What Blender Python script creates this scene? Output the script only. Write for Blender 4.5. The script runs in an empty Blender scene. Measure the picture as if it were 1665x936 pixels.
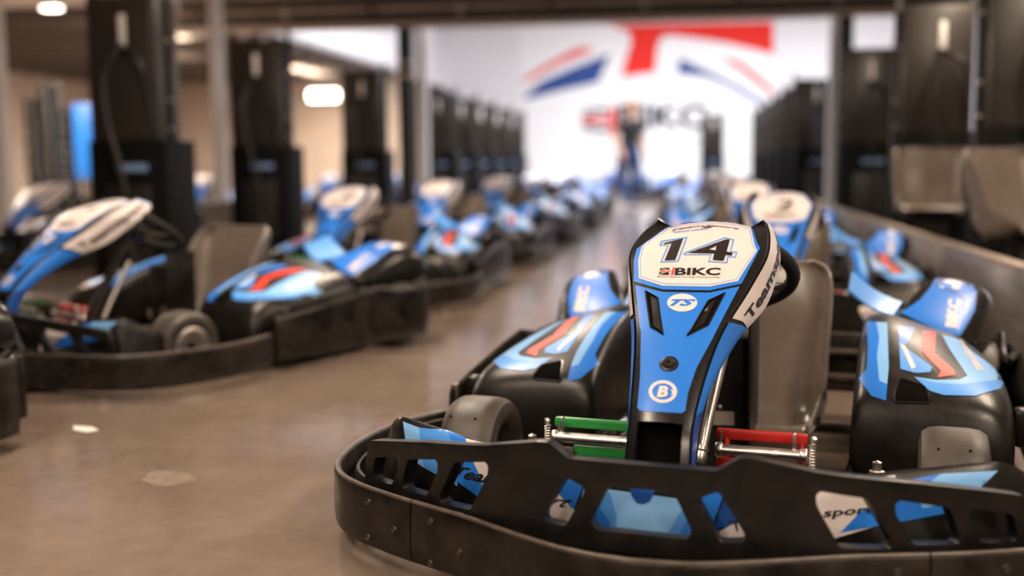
import bpy, bmesh, math, random
import numpy as np
from mathutils import Vector, Matrix
from mathutils.bvhtree import BVHTree
from mathutils.geometry import delaunay_2d_cdt

random.seed(7)
SC = bpy.context.scene
COL = SC.collection

# ------------------------------------------------------------------ camera
F_PX, PITCH, ROLL, CAM_H = 1820.67, math.radians(6.3602), 0.0078, 0.7701
def cam_axes():
    fw = np.array([0, math.cos(PITCH), -math.sin(PITCH)])
    r = np.array([1.0, 0, 0]); d = np.cross(fw, r)
    r2 = math.cos(ROLL) * r + math.sin(ROLL) * d
    d2 = -math.sin(ROLL) * r + math.cos(ROLL) * d
    return r2, d2, fw
CR, CD, CF = cam_axes()
cam = bpy.data.cameras.new('camera')
camo = bpy.data.objects.new('camera', cam); COL.objects.link(camo)
cam.sensor_width = 36.0; cam.lens = 36.0 * F_PX / 1665.0
cam.clip_start = 0.05; cam.clip_end = 200
camo.matrix_world = Matrix((( CR[0], -CD[0], -CF[0], 0), (CR[1], -CD[1], -CF[1], 0), (CR[2], -CD[2], -CF[2], CAM_H), (0, 0, 0, 1)))
cam.dof.use_dof = True
cam.dof.focus_distance = 2.2
cam.dof.aperture_fstop = 1.25
SC.camera = camo
SC.view_settings.view_transform = 'Standard'
SC.view_settings.look = 'None'
SC.view_settings.exposure = 0.0
SC.view_settings.gamma = 1.0
SC.view_settings.use_curve_mapping = False

# ------------------------------------------------------------------ world and lights
W = bpy.data.worlds.new('world'); SC.world = W; W.use_nodes = True
W.node_tree.nodes['Background'].inputs[0].default_value = (1.0, 0.86, 0.74, 1)
W.node_tree.nodes['Background'].inputs[1].default_value = 0.06

BA = math.radians(8.9)                       # the hall's long axis against the view axis
def B(bx, by, z=0.0):
    return Vector((bx * math.cos(BA) + by * math.sin(BA), -bx * math.sin(BA) + by * math.cos(BA), z))
def toB(x, y):
    return x * math.cos(BA) - y * math.sin(BA), x * math.sin(BA) + y * math.cos(BA)

def area(name, loc, size, power, col, rot=(0, 0, 0)):
    l = bpy.data.lights.new(name, 'AREA'); l.shape = 'RECTANGLE'; l.size, l.size_y = size
    l.energy = power; l.color = col
    o = bpy.data.objects.new(name, l); COL.objects.link(o); o.location = loc; o.rotation_euler = rot
    return o
WARM = (1.0, 0.80, 0.62); COOL = (0.93, 0.95, 1.0)
LAMPS = []                                    # warm batten lamps of the low bay (area light + fitting built below)
for bx, by, p in ((-1.6, -2.6, 80), (1.8, -2.6, 80), (-1.6, 0.6, 70), (1.8, 0.6, 70), (-1.6, 4.0, 75), (2.2, 4.0, 75), (-1.4, 7.4, 75), (2.2, 7.4, 70)):
    LAMPS.append((bx, by)); area('bay_light', B(bx, by, 2.70), (0.25, 1.5), p, WARM, (0, 0, -BA)); area('added_bay_uplight', B(bx, by, 2.875), (0.25, 1.5), p * 0.30, WARM, (math.pi, 0, -BA))  # uplights added over the battens for fill bounce off the ceiling
for bx, by in ((-2.5, 17.5), (3.0, 17.5), (-2.5, 22), (3.0, 22), (-1.0, 26.5), (4.0, 26.5)):
    area('hall_light', B(bx, by, 5.2), (1.6, 3.0), 430, COOL, (0, 0, -BA))
for bx, by in ((-9.6, 19.0), (-8.0, 16.0), (-8.2, 23.5), (-8.4, 11.0)):  # last entry is an added light, without a fitting, for the pale post
    area('side_light', B(bx, by, 2.7), (0.3, 2.4), 330, WARM, (0, 0, -BA)); area('side_uplight', B(bx, by, 2.76), (0.3, 2.4), 110, WARM, (math.pi, 0, -BA))

# ------------------------------------------------------------------ materials
MATS = {}
def srgb(r, g, b):
    return tuple(((c / 255) / 12.92 if c / 255 <= 0.04045 else ((c / 255 + 0.055) / 1.055) ** 2.4) for c in (r, g, b))
def mat(name, col, rough=0.5, metal=0.0, spec=0.5, var=0.0, vscale=8.0, col2=None, bump=0.0, bscale=60.0, coat=0.0, emit=None, estr=0.0, rvar=0.0, stretch=None):
    if name in MATS: return MATS[name]
    m = bpy.data.materials.new(name); m.use_nodes = True; MATS[name] = m
    nt = m.node_tree; b = nt.nodes['Principled BSDF']
    b.inputs['Base Color'].default_value = (*col, 1); b.inputs['Roughness'].default_value = rough
    b.inputs['Metallic'].default_value = metal; b.inputs['Specular IOR Level'].default_value = spec
    b.inputs['Coat Weight'].default_value = coat; b.inputs['Coat Roughness'].default_value = 0.12
    if emit: b.inputs['Emission Color'].default_value = (*emit, 1); b.inputs['Emission Strength'].default_value = estr
    tc = nt.nodes.new('ShaderNodeTexCoord')
    src = tc.outputs['Object']
    if stretch:
        mp = nt.nodes.new('ShaderNodeMapping'); mp.inputs['Scale'].default_value = stretch
        nt.links.new(src, mp.inputs['Vector']); src = mp.outputs['Vector']
    if var > 0 or rvar > 0:
        n = nt.nodes.new('ShaderNodeTexNoise'); n.inputs['Scale'].default_value = vscale; n.inputs['Detail'].default_value = 6; n.inputs['Roughness'].default_value = 0.62
        nt.links.new(src, n.inputs['Vector'])
        if var > 0:
            cr = nt.nodes.new('ShaderNodeValToRGB')
            c2 = col2 or tuple(min(1, c * (1 + var)) for c in col)
            cr.color_ramp.elements[0].position = 0.38; cr.color_ramp.elements[0].color = (*col, 1)
            cr.color_ramp.elements[1].position = 0.72; cr.color_ramp.elements[1].color = (*c2, 1)
            nt.links.new(n.outputs['Fac'], cr.inputs['Fac']); nt.links.new(cr.outputs['Color'], b.inputs['Base Color'])
        if rvar > 0:
            mr = nt.nodes.new('ShaderNodeMapRange'); mr.inputs['To Min'].default_value = max(0.02, rough - rvar); mr.inputs['To Max'].default_value = rough + rvar
            mr.inputs['From Min'].default_value = 0.3; mr.inputs['From Max'].default_value = 0.7
            nt.links.new(n.outputs['Fac'], mr.inputs['Value']); nt.links.new(mr.outputs['Result'], b.inputs['Roughness'])
    if bump > 0:
        n2 = nt.nodes.new('ShaderNodeTexNoise'); n2.inputs['Scale'].default_value = bscale; n2.inputs['Detail'].default_value = 4
        nt.links.new(src, n2.inputs['Vector'])
        bp = nt.nodes.new('ShaderNodeBump'); bp.inputs['Strength'].default_value = bump; bp.inputs['Distance'].default_value = 0.002
        nt.links.new(n2.outputs['Fac'], bp.inputs['Height']); nt.links.new(bp.outputs['Normal'], b.inputs['Normal'])
    return m
BLK = mat('black_plastic', (0.006, 0.005, 0.0043), 0.34, spec=0.35, var=1.0, vscale=14, col2=(0.013, 0.0105, 0.0085), bump=0.15, bscale=220, rvar=0.08)
SKIRT = mat('scuffed_black_bumper_plastic', (0.005, 0.0042, 0.0035), 0.36, spec=0.35, var=1, vscale=11, col2=(0.028, 0.020, 0.0145), bump=0.3, bscale=90, rvar=0.12)
GLB = mat('gloss_black_plastic', (0.009, 0.008, 0.0075), 0.25, rvar=0.05, vscale=20)
RUB = mat('tyre_rubber', (0.035, 0.030, 0.026), 0.50, var=1, vscale=10, col2=(0.085, 0.068, 0.052), bump=0.25, bscale=160, rvar=0.1)
GRIP = mat('suede_grip', (0.008, 0.007, 0.007), 0.85, bump=0.4, bscale=300)
SEATM = mat('seat_shell_plastic', (0.15, 0.122, 0.10), 0.27, var=1, vscale=5, col2=(0.19, 0.155, 0.13), bump=0.1, bscale=140, rvar=0.05, coat=0.35)
BLUE = mat('blue_vinyl', srgb(40, 122, 222), 0.38, spec=0.4, coat=0.06)
BLUEL = mat('light_blue_vinyl', srgb(128, 184, 240), 0.38, spec=0.4, coat=0.06)
BLUEM = mat('mid_blue_vinyl', srgb(80, 152, 232), 0.38, spec=0.4, coat=0.06)
BLUED = mat('deep_blue_vinyl', srgb(14, 72, 150), 0.34, coat=0.2)
WHT = mat('white_vinyl', (0.74, 0.665, 0.645), 0.40, spec=0.4, coat=0.05)
BLKV = mat('black_vinyl', (0.012, 0.010, 0.010), 0.4)
REDV = mat('red_vinyl', srgb(222, 62, 48), 0.4)
STEEL = mat('brushed_steel', (0.74, 0.70, 0.67), 0.34, metal=1.0, bump=0.2, bscale=90, rvar=0.08, vscale=40)
DSTEEL = mat('dark_steel', (0.16, 0.14, 0.125), 0.38, metal=0.9, rvar=0.08, vscale=30)
GREEN = mat('green_pedal_paint', srgb(38, 140, 62), 0.4)
REDP = mat('red_pedal_paint', srgb(170, 26, 20), 0.4)
DARK = mat('opening_shade', (0.003, 0.0025, 0.002), 0.9, spec=0.05)  # near-black without sheen, paints the shade inside vents, intakes and holes
GREYL = mat('grey_label', (0.20, 0.17, 0.16), 0.5)
RACKM = mat('rack_black_paint', (0.010, 0.009, 0.008), 0.45, rvar=0.08, vscale=6, bump=0.08, bscale=60)
RACKD = mat('rack_brown_black_panel', (0.028, 0.022, 0.018), 0.36, rvar=0.06, vscale=6)
RACKB = mat('rack_base_black', (0.004, 0.004, 0.004), 0.7, spec=0.12)
CABLE = mat('black_cable', (0.012, 0.010, 0.009), 0.45)
RIMHL = mat('worn_edge_highlight_plastic', (0.075, 0.058, 0.046), 0.36, var=1, vscale=30, col2=(0.13, 0.10, 0.08))  # paler than the skirt: edge scuffing plus a highlight put into the colour
LABW = mat('white_label_plate', (0.85, 0.82, 0.78), 0.35)

# ------------------------------------------------------------------ mesh helpers
def mk(name, verts, faces, m, parent=None, smooth=True, angle=40):
    me = bpy.data.meshes.new(name); me.from_pydata([tuple(v) for v in verts], [], faces)
    bm = bmesh.new(); bm.from_mesh(me); bmesh.ops.recalc_face_normals(bm, faces=bm.faces); bm.to_mesh(me); bm.free()
    return lk(name, me, m, parent, smooth, angle)
def lk(name, me, m, parent=None, smooth=True, angle=40):
    me.name = name
    if m is not None:
        me.materials.clear(); me.materials.append(m)
    if smooth:
        me.polygons.foreach_set('use_smooth', [True] * len(me.polygons))
        try: me.set_sharp_from_angle(angle=math.radians(angle))
        except Exception: pass
    o = bpy.data.objects.new(name, me); COL.objects.link(o)
    if parent is not None: o.parent = parent
    return o
def bake(o, angle=40):
    bpy.context.view_layer.update()
    dg = bpy.context.evaluated_depsgraph_get()
    me = bpy.data.meshes.new_from_object(o.evaluated_get(dg)); me.name = o.data.name
    o.modifiers.clear(); o.data = me
    me.polygons.foreach_set('use_smooth', [True] * len(me.polygons))
    try: me.set_sharp_from_angle(angle=math.radians(angle))
    except Exception: pass
    return o
def mod(o, kind, **kw):
    md = o.modifiers.new(kind.lower(), kind)
    for k, v in kw.items(): setattr(md, k, v)
    return o
def box_data(cx, cy, cz, sx, sy, sz):
    x, y, z = sx / 2, sy / 2, sz / 2
    v = [(cx + a * x, cy + b * y, cz + c * z) for c in (-1, 1) for b in (-1, 1) for a in (-1, 1)]
    return v, [(0, 2, 3, 1), (4, 5, 7, 6), (0, 1, 5, 4), (2, 6, 7, 3), (0, 4, 6, 2), (1, 3, 7, 5)]
def rbox(name, c, s, m, parent=None, bev=0.006, seg=2):
    v, f = box_data(*c, *s)
    me = bpy.data.meshes.new(name); me.from_pydata(v, [], f)
    bm = bmesh.new(); bm.from_mesh(me)
    bmesh.ops.recalc_face_normals(bm, faces=bm.faces)
    bev = min(bev, 0.45 * min(s))
    if bev > 0: bmesh.ops.bevel(bm, geom=bm.edges[:], offset=bev, segments=seg, affect='EDGES', profile=0.5)
    bm.to_mesh(me); bm.free()
    return lk(name, me, m, parent)
def frames(pts):
    P = [Vector(p) for p in pts]; T = []
    for i in range(len(P)):
        a = P[max(0, i - 1)]; b = P[min(len(P) - 1, i + 1)]; T.append((b - a).normalized())
    n = T[0].orthogonal().normalized(); out = []
    for i, t in enumerate(T):
        n = (n - t * n.dot(t)); n = n.normalized() if n.length > 1e-6 else t.orthogonal().normalized()
        out.append((P[i], t, n, t.cross(n)))
    return out
def tube_data(pts, r, k=10, closed=False):
    rs = r if isinstance(r, (list, tuple)) else [r] * len(pts)
    V, Fc = [], []
    if closed:
        P = [Vector(p) for p in pts]; n = len(P); fr = []
        c = sum(P, Vector()) / n
        for i in range(n):
            t = (P[(i + 1) % n] - P[i - 1]).normalized(); a = (P[i] - c); a = (a - t * a.dot(t)).normalized(); fr.append((P[i], t, a, t.cross(a)))
    else: fr = frames(pts)
    for (p, t, a, b), rr in zip(fr, rs):
        for j in range(k):
            an = 2 * math.pi * j / k; V.append(p + (a * math.cos(an) + b * math.sin(an)) * rr)
    n = len(fr)
    for i in range(n if closed else n - 1):
        for j in range(k):
            i2 = (i + 1) % n; Fc.append((i * k + j, i * k + (j + 1) % k, i2 * k + (j + 1) % k, i2 * k + j))
    if not closed:
        Fc.append(tuple(range(k - 1, -1, -1))); Fc.append(tuple((n - 1) * k + j for j in range(k)))
    return V, Fc
def tube(name, pts, r, m, parent=None, k=10, closed=False):
    return mk(name, *tube_data(pts, r, k, closed), m, parent, angle=50)
def join_data(*ds):
    V, Fc = [], []
    for v, f in ds:
        o = len(V); V += [tuple(p) for p in v]; Fc += [tuple(i + o for i in q) for q in f]
    return V, Fc
def lathe_data(prof, axis_p, axis_d, k=32):
    # prof: (r, h) list revolved about the axis
    d = Vector(axis_d).normalized(); a = d.orthogonal().normalized(); b = d.cross(a); p0 = Vector(axis_p)
    V, Fc = [], []
    for r, h in prof:
        for j in range(k):
            an = 2 * math.pi * j / k; V.append(p0 + d * h + (a * math.cos(an) + b * math.sin(an)) * r)
    for i in range(len(prof) - 1):
        for j in range(k): Fc.append((i * k + j, i * k + (j + 1) % k, (i + 1) * k + (j + 1) % k, (i + 1) * k + j))
    if prof[0][0] > 1e-5: Fc.append(tuple(range(k)))
    if prof[-1][0] > 1e-5: Fc.append(tuple((len(prof) - 1) * k + j for j in range(k)))
    return V, Fc
def lathe(name, prof, p, d, m, parent=None, k=32, angle=35):
    return mk(name, *lathe_data(prof, p, d, k), m, parent, angle=angle)
def grid_data(rows, closed_u=False):
    n = len(rows[0]); V = [p for r in rows for p in r]; Fc = []
    for i in range(len(rows) - 1):
        for j in range(n if closed_u else n - 1):
            j2 = (j + 1) % n; Fc.append((i * n + j, i * n + j2, (i + 1) * n + j2, (i + 1) * n + j))
    return V, Fc
def loft_data(rows, caps=True):
    V, Fc = grid_data(rows, True); n = len(rows[0])
    if caps: Fc.append(tuple(range(n))); Fc.append(tuple((len(rows) - 1) * n + j for j in range(n)))
    return V, Fc
def crom(pts, sub=6):
    P = [np.array(p, float) for p in pts]; out = []
    for i in range(len(P) - 1):
        p0 = P[i - 1] if i > 0 else 2 * P[0] - P[1]; p3 = P[i + 2] if i + 2 < len(P) else 2 * P[-1] - P[-2]
        p1, p2 = P[i], P[i + 1]
        for j in range(sub):
            t = j / sub
            out.append(0.5 * (2 * p1 + (p2 - p0) * t + (2 * p0 - 5 * p1 + 4 * p2 - p3) * t * t + (3 * p1 - p0 - 3 * p2 + p3) * t ** 3))
    out.append(P[-1]); return out
def mirror_mesh(o, name, parent, m=None):
    me = o.data.copy(); n = len(me.vertices); co = np.empty(n * 3); me.vertices.foreach_get('co', co); co[0::3] *= -1; me.vertices.foreach_set('co', co)
    me.flip_normals(); me.update()
    ob = bpy.data.objects.new(name, me); COL.objects.link(ob); ob.parent = parent
    return ob
def empty(name, loc=(0, 0, 0), rz=0.0, parent=None):
    o = bpy.data.objects.new(name, None); COL.objects.link(o); o.location = loc; o.rotation_euler = (0, 0, rz); o.empty_display_size = 0.1
    if parent is not None: o.parent = parent
    return o
def tag(o, label=None, cat=None, group=None, kind=None):
    if label: o['label'] = label
    if cat: o['category'] = cat
    if group: o['group'] = group
    if kind: o['kind'] = kind
    return o
def copy_tree(o, parent=None):
    c = o.copy(); COL.objects.link(c); c.parent = parent
    for ch in list(o.children): copy_tree(ch, c)
    return c

# ------------------------------------------------------------------ flat shapes: triangulated polygons with holes
def inside(p, loops):
    c = False
    for L in loops:
        n = len(L)
        for i in range(n):
            (x1, y1), (x2, y2) = L[i], L[(i + 1) % n]
            if (y1 > p[1]) != (y2 > p[1]) and p[0] < (x2 - x1) * (p[1] - y1) / (y2 - y1) + x1: c = not c
    return c
def rounded(L, r, k=4):
    out = []; n = len(L)
    for i in range(n):
        a, b, c = np.array(L[i - 1], float), np.array(L[i], float), np.array(L[(i + 1) % n], float)
        d1, d2 = a - b, c - b; l1, l2 = np.linalg.norm(d1), np.linalg.norm(d2); q = min(r, 0.45 * l1, 0.45 * l2)
        p, s = b + d1 / l1 * q, b + d2 / l2 * q
        for j in range(k + 1):
            t = j / k; out.append(tuple((1 - t) ** 2 * p + 2 * t * (1 - t) * b + t * t * s))
    return out
def dens(L, step):
    out = []; n = len(L)
    for i in range(n):
        a, b = np.array(L[i], float), np.array(L[(i + 1) % n], float); k = max(1, int(np.linalg.norm(b - a) / step))
        for j in range(k): out.append(tuple(a + (b - a) * j / k))
    return out
def tri2d(loops, step):
    loops = [dens(L, step) for L in loops]
    vs, es = [], []
    for L in loops:
        o = len(vs); vs += L; es += [(o + i, o + (i + 1) % len(L)) for i in range(len(L))]
    xs = [v[0] for v in vs]; ys = [v[1] for v in vs]
    bnd = np.array(vs)
    gx = np.arange(min(xs) + step * 0.5, max(xs), step); gy = np.arange(min(ys) + step * 0.5, max(ys), step)
    for x in gx:
        for y in gy:
            if inside((x, y), loops) and np.min(np.abs(bnd - (x, y)).sum(1)) > step * 0.45: vs.append((float(x), float(y)))
    r = delaunay_2d_cdt([Vector(v) for v in vs], es, [], 0, 1e-6)
    V = [tuple(v) for v in r[0]]; T = []
    for f in r[2]:
        c = (sum(V[i][0] for i in f) / 3, sum(V[i][1] for i in f) / 3)
        if inside(c, loops): T.append(tuple(f))
    used = sorted({i for f in T for i in f}); mp = {i: k for k, i in enumerate(used)}
    return [V[i] for i in used], [tuple(mp[i] for i in f) for f in T]
def slab(name, loops, step, fn, th, m, parent=None, bev=0.0, angle=35):
    """flat polygon with holes mapped through fn(a, b, h): front at h = 0, back at h = th"""
    V, T = tri2d(loops, step); n = len(V); cnt = {}
    for f in T:
        for i in range(3):
            e = (f[i], f[(i + 1) % 3]); k = tuple(sorted(e)); cnt.setdefault(k, []).append(e)
    vs = [fn(a, b, 0.0) for a, b in V] + [fn(a, b, th) for a, b in V]
    fs = [f for f in T] + [tuple(i + n for i in reversed(f)) for f in T]
    for k, es in cnt.items():
        if len(es) == 1: a, b = es[0]; fs.append((b, a, a + n, b + n))
    o = mk(name, vs, fs, m, parent, angle=angle)
    if bev > 0:
        mod(o, 'BEVEL', width=bev, segments=3, limit_method='ANGLE', angle_limit=math.radians(50)); bake(o, angle)
    return o
def text_tris(body, shear=0.0, bold=0.0):
    cu = bpy.data.curves.new('lettering', 'FONT'); cu.body = body; cu.shear = shear; cu.offset = bold; cu.resolution_u = 3; cu.fill_mode = 'FRONT'
    o = bpy.data.objects.new('lettering', cu); COL.objects.link(o); bpy.context.view_layer.update()
    me = bpy.data.meshes.new_from_object(o.evaluated_get(bpy.context.evaluated_depsgraph_get()))
    V = [(v.co.x, v.co.y) for v in me.vertices]; T = [tuple(p.vertices) for p in me.polygons]
    bpy.data.objects.remove(o); bpy.data.curves.remove(cu); bpy.data.meshes.remove(me)
    x0, x1 = min(v[0] for v in V), max(v[0] for v in V); y0, y1 = min(v[1] for v in V), max(v[1] for v in V)
    return [((x - x0) / (x1 - x0), (y - y0) / (y1 - y0)) for x, y in V], T

# ------------------------------------------------------------------ kart frame: photo pixel -> ray in the first kart's own coordinates
K_YAW, K_X, K_Y = 0.3438735, 0.2071203, 1.781971
def kray(px):
    d = (px[0] - 832.5) / F_PX * CR + (px[1] - 468) / F_PX * CD + CF
    c, s = math.cos(K_YAW), math.sin(K_YAW)
    L = lambda q: Vector((q[0] * c - q[1] * s, q[0] * s + q[1] * c, q[2]))
    return L((-K_X, -K_Y, CAM_H)), L(d)
def kat(px, v):
    o, d = kray(px); return o + d * ((v - o.y) / d.y)
def cast(bvh, px):
    o, d = kray(px); d.normalize()
    h, n, i, t = bvh.ray_cast(o, d)
    if h is None:
        best = None
        for k in range(60):
            q = o + d * (1.3 + k * 0.04); r = bvh.find_nearest(q)
            if best is None or r[3] < best[3]: best = r
        h, n = best[0], best[1]
    if n.dot(d) > 0: n = -n
    return h, n
def bvh_of(*objs):
    V, Fc = [], []
    for o in objs:
        k = len(V); V += [v.co.copy() for v in o.data.vertices]; Fc += [tuple(i + k for i in p.vertices) for p in o.data.polygons]
    return BVHTree.FromPolygons(V, Fc)
def decal(name, loops, bvh, m, parent, eps=0.0007, step=6.0, tris=None):
    V, T = tris if tris else tri2d(loops, step)
    vs = []
    for p in V:
        h, n = cast(bvh, p); vs.append(h + n * eps)
    me = bpy.data.meshes.new(name); me.from_pydata([tuple(v) for v in vs], [], [f if True else f for f in T]); me.update()
    o = lk(name, me, m, parent, angle=60)
    return o
def quadmap(V, q):
    # q: pixel corners bottom-left, bottom-right, top-right, top-left
    a, b, c, d = [np.array(p, float) for p in q]
    return [tuple((1 - y) * ((1 - x) * a + x * b) + y * ((1 - x) * d + x * c)) for x, y in V]
def text_decal(name, body, quad, bvh, m, parent, shear=0.0, bold=0.0, eps=0.0012):
    V, T = text_tris(body, shear, bold)
    return decal(name, None, bvh, m, parent, eps, tris=(quadmap(V, quad), T))
def zoomed(L, ox, oy, s): return [(ox + x * s, oy + y * s) for x, y in L]
def ell(cx, cy, rx, ry, n=36): return [(cx + rx * math.cos(2 * math.pi * i / n), cy + ry * math.sin(2 * math.pi * i / n)) for i in range(n)]
# ------------------------------------------------------------------ the kart (built once, at the first kart's place; the others are copies)
SKW = [(0, -0.080), (0.10, -0.066), (0.20, -0.025), (0.34, 0.046), (0.48, 0.104), (0.575, 0.150), (0.632, 0.184), (0.68, 0.228), (0.72, 0.290), (0.746, 0.370), (0.764, 0.48), (0.765, 0.60), (0.742, 0.72), (0.702, 0.815)]
SKW = [(u - 0.008 * min(1, u / 0.3), v - 0.016) for u, v in SKW]
def plan(pts, sub=5):
    P = crom(pts, sub); return [(float(p[0]), float(p[1])) for p in P]
def wall_strip(name, path, prof, m, parent, shear0=0.0, shear1=0.0):
    """sweeps a closed (outward, height) profile along a plan path; the ends may slant"""
    n = len(path); nor = []
    for i in range(n):
        a, b = path[max(0, i - 1)], path[min(n - 1, i + 1)]; t = np.array([b[0] - a[0], b[1] - a[1]]); t /= np.linalg.norm(t); nor.append((np.array([t[1], -t[0]]), t))
    rows = []
    for i in range(n):
        nn, t = nor[i]; row = []
        for o, w in prof:
            sh = (w - 0.09) * (shear0 if i == 0 else shear1 if i == n - 1 else 0)
            row.append((path[i][0] + nn[0] * o + t[0] * sh, path[i][1] + nn[1] * o + t[1] * sh, w))
        rows.append(row)
    return mk(name, *loft_data(rows), m, parent, angle=50)
SKP = [(-0.013, 0.032), (-0.004, 0.030), (0.001, 0.036), (0.004, 0.060), (0.003, 0.120), (0.002, 0.140), (-0.001, 0.147), (-0.005, 0.150), (-0.010, 0.149), (-0.013, 0.144)]
SKP = [(o, w + 0.005) for o, w in SKP]

def build_kart():
    K = empty('racing_kart', (K_X, K_Y, 0), -K_YAW)
    half = plan(SKW); full = [(-u, v) for u, v in reversed(half)][:-1] + half
    # --- lower bumper skirt in three lengths, with its screws
    iL = min(range(len(full)), key=lambda i: abs(full[i][0] + 0.455) + (full[i][1] > 0.4)); iR = len(full) - 1 - iL
    front = wall_strip('front_skirt', full[iL:iR + 1], SKP, SKIRT, K, 0.0, 0.0)
    def trimmed(a, b, cut):                                  # small gap at the joint
        p, q = np.array(a), np.array(b); return tuple(p + (q - p) * cut)
    left = full[:iL + 1]; left[-1] = trimmed(left[-1], left[-2], 0.12)
    skl = wall_strip('corner_skirt', left, SKP, SKIRT, K)
    skr = wall_strip('corner_skirt', [(-u, v) for u, v in reversed(left)], SKP, SKIRT, K)
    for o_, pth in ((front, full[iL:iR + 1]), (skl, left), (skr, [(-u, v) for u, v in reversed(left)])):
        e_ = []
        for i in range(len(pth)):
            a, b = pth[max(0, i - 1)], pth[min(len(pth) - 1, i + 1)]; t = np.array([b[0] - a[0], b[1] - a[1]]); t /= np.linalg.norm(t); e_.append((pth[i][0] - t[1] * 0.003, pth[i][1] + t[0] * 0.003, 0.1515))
        tube('worn_rim_highlight', e_, 0.0042, RIMHL, o_, k=8)  # pale tube paints the highlight line along the scuffed rim
    bv = bvh_of(front, skl, skr)
    screw_px = [(599, 815), (641, 860), (599, 873), (700, 847), (747, 897), (700, 915)]
    first = None
    for px in screw_px:
        h, n = cast(bv, px)
        for s in (1, -1):
            hh, nn = Vector((h.x * s, h.y, h.z)), Vector((n.x * s, n.y, n.z))
            par = skl if hh.x < -0.455 else skr if hh.x > 0.455 else front
            o = lathe('screw', [(0.0001, 0.0028), (0.0022, 0.0024), (0.0024, 0.0005), (0.0042, 0.0006), (0.0050, 0.0032), (0.0062, 0.0030), (0.0072, -0.0008)], hh, nn, DSTEEL, par, k=14)
    # --- inner liner wall of the corners
    lin = [p for p in half if p[0] > 0.52 or p[1] > 0.3]
    def inset(path, d):
        out = []
        for i in range(len(path)):
            a, b = path[max(0, i - 1)], path[min(len(path) - 1, i + 1)]; t = np.array([b[0] - a[0], b[1] - a[1]]); t /= np.linalg.norm(t); out.append((path[i][0] - t[1] * d, path[i][1] + t[0] * d))
        return out
    lp = inset(lin, 0.042); LP = [(-0.010, 0.04), (0, 0.04), (0.002, 0.138), (-0.002, 0.146), (-0.008, 0.146), (-0.010, 0.14)]
    wall_strip('skirt_liner', lp, LP, BLK, K); wall_strip('skirt_liner', [(-u, v) for u, v in reversed(lp)], LP, BLK, K)
    # --- upper bumper panel with nine openings
    PP = crom([(-0.66, 0.225), (-0.60, 0.192), (-0.52, 0.145), (-0.43, 0.090), (-0.32, 0.034), (-0.25, 0.014), (-0.15, 0.000), (0, -0.003), (0.15, 0.000), (0.25, 0.014), (0.32, 0.034), (0.43, 0.090), (0.52, 0.145), (0.60, 0.192), (0.66, 0.225)], 6)
    pu = np.array([p[0] for p in PP]); pv = np.array([p[1] for p in PP])
    sh = BVHTree.FromPolygons([Vector((p[0], p[1], z)) for p in PP for z in (-0.2, 0.8)], [(2 * i, 2 * i + 1, 2 * i + 3, 2 * i + 2) for i in range(len(PP) - 1)])
    def uw(px): h, n = cast(sh, px); return (h.x, h.z)
    s4, s8 = 0.29494, 0.2949
    out_l = [uw(p) for p in [(590, 790), (593, 745), (598, 717), (690, 720), (788, 725), (870, 719), (890, 720.5), (923, 747)]]
    z4 = lambda L: [uw(p) for p in zoomed(L, 540, 660, 0.295)]
    z8 = lambda L: [uw(p) for p in zoomed(L, 860, 660, s8)]
    holes_l = [z4([(228, 287), (340, 283), (352, 300), (351, 360), (322, 438), (224, 412), (215, 375)]),
               z4([(408, 297), (560, 298), (573, 318), (573, 365), (515, 500), (383, 463), (376, 428)]),
               z4([(668, 312), (838, 312), (853, 338), (850, 385), (757, 577), (588, 540), (581, 500)]),
               z8([(205, 400), (297, 452), (298, 484), (195, 668), (78, 640), (74, 600)])]
    yl = np.mean([p[1] for p in out_l[-1:]])
    bot = 0.128
    outline = [(out_l[0][0], bot)] + out_l[1:]
    outline = outline + [(-u, w) for u, w in reversed(outline)]
    c = z8([(440, 448), (335, 652), (350, 688)])
    mid = [(c[0][0] - 0.002, c[0][1]), (c[1][0], c[1][1] + 0.004), (c[2][0] + 0.004, c[2][1])]
    mid = mid + [(-u, w) for u, w in reversed(mid)]
    loops = [rounded(outline, 0.006)] + [rounded(h, 0.007) for h in holes_l] + [rounded([(-u, w) for u, w in reversed(h)], 0.007) for h in holes_l] + [rounded(mid, 0.008)]
    def pmap(a, b, h):
        v = float(np.interp(a, pu, pv)); dv = (float(np.interp(a + 0.004, pu, pv)) - float(np.interp(a - 0.004, pu, pv))) / 0.008
        n = np.array([-dv, 1.0]); n /= np.linalg.norm(n); return (a + n[0] * h, v + 0.006 + n[1] * h, b)
    slab('bumper_panel', loops, 0.022, pmap, 0.026, BLK, K, bev=0.006)
    # --- front spoiler tray behind the panel, with its stickers
    st = [(0.0, 0.105, 0.225), (0.08, 0.110, 0.236), (0.14, 0.115, 0.234), (0.20, 0.125, 0.222), (0.26, 0.145, 0.228), (0.35, 0.195, 0.243), (0.45, 0.228, 0.254), (0.53, 0.255, 0.262), (0.565, 0.275, 0.259), (0.60, 0.315, 0.235), (0.63, 0.37, 0.20)]
    ss = crom(st, 4); ss = [(-a, b, c) for a, b, c in reversed(ss)][:-1] + [tuple(q) for q in ss]
    rows = []
    for a, b, c in ss:
        f = 0.97
        rows.append([(a, b - 0.050, 0.055), (a, b - 0.035, 0.11), (a, b - 0.012, c - 0.02), (a, b - 0.004, c - 0.004), (a, b + 0.003, c), (a, b + 0.010, c - 0.004), (a, b + 0.012, c - 0.03), (a, b + 0.010, 0.06)])
    tray = mk('nose_tray', *loft_data([[Vector(p) for p in r] for r in rows]), BLK, K, angle=60)
    tb = bvh_of(tray)
    decal('tray_sticker', [[(950, 790), (1140, 815), (1160, 900), (930, 870)]], tb, BLUEL, tray)
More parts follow.
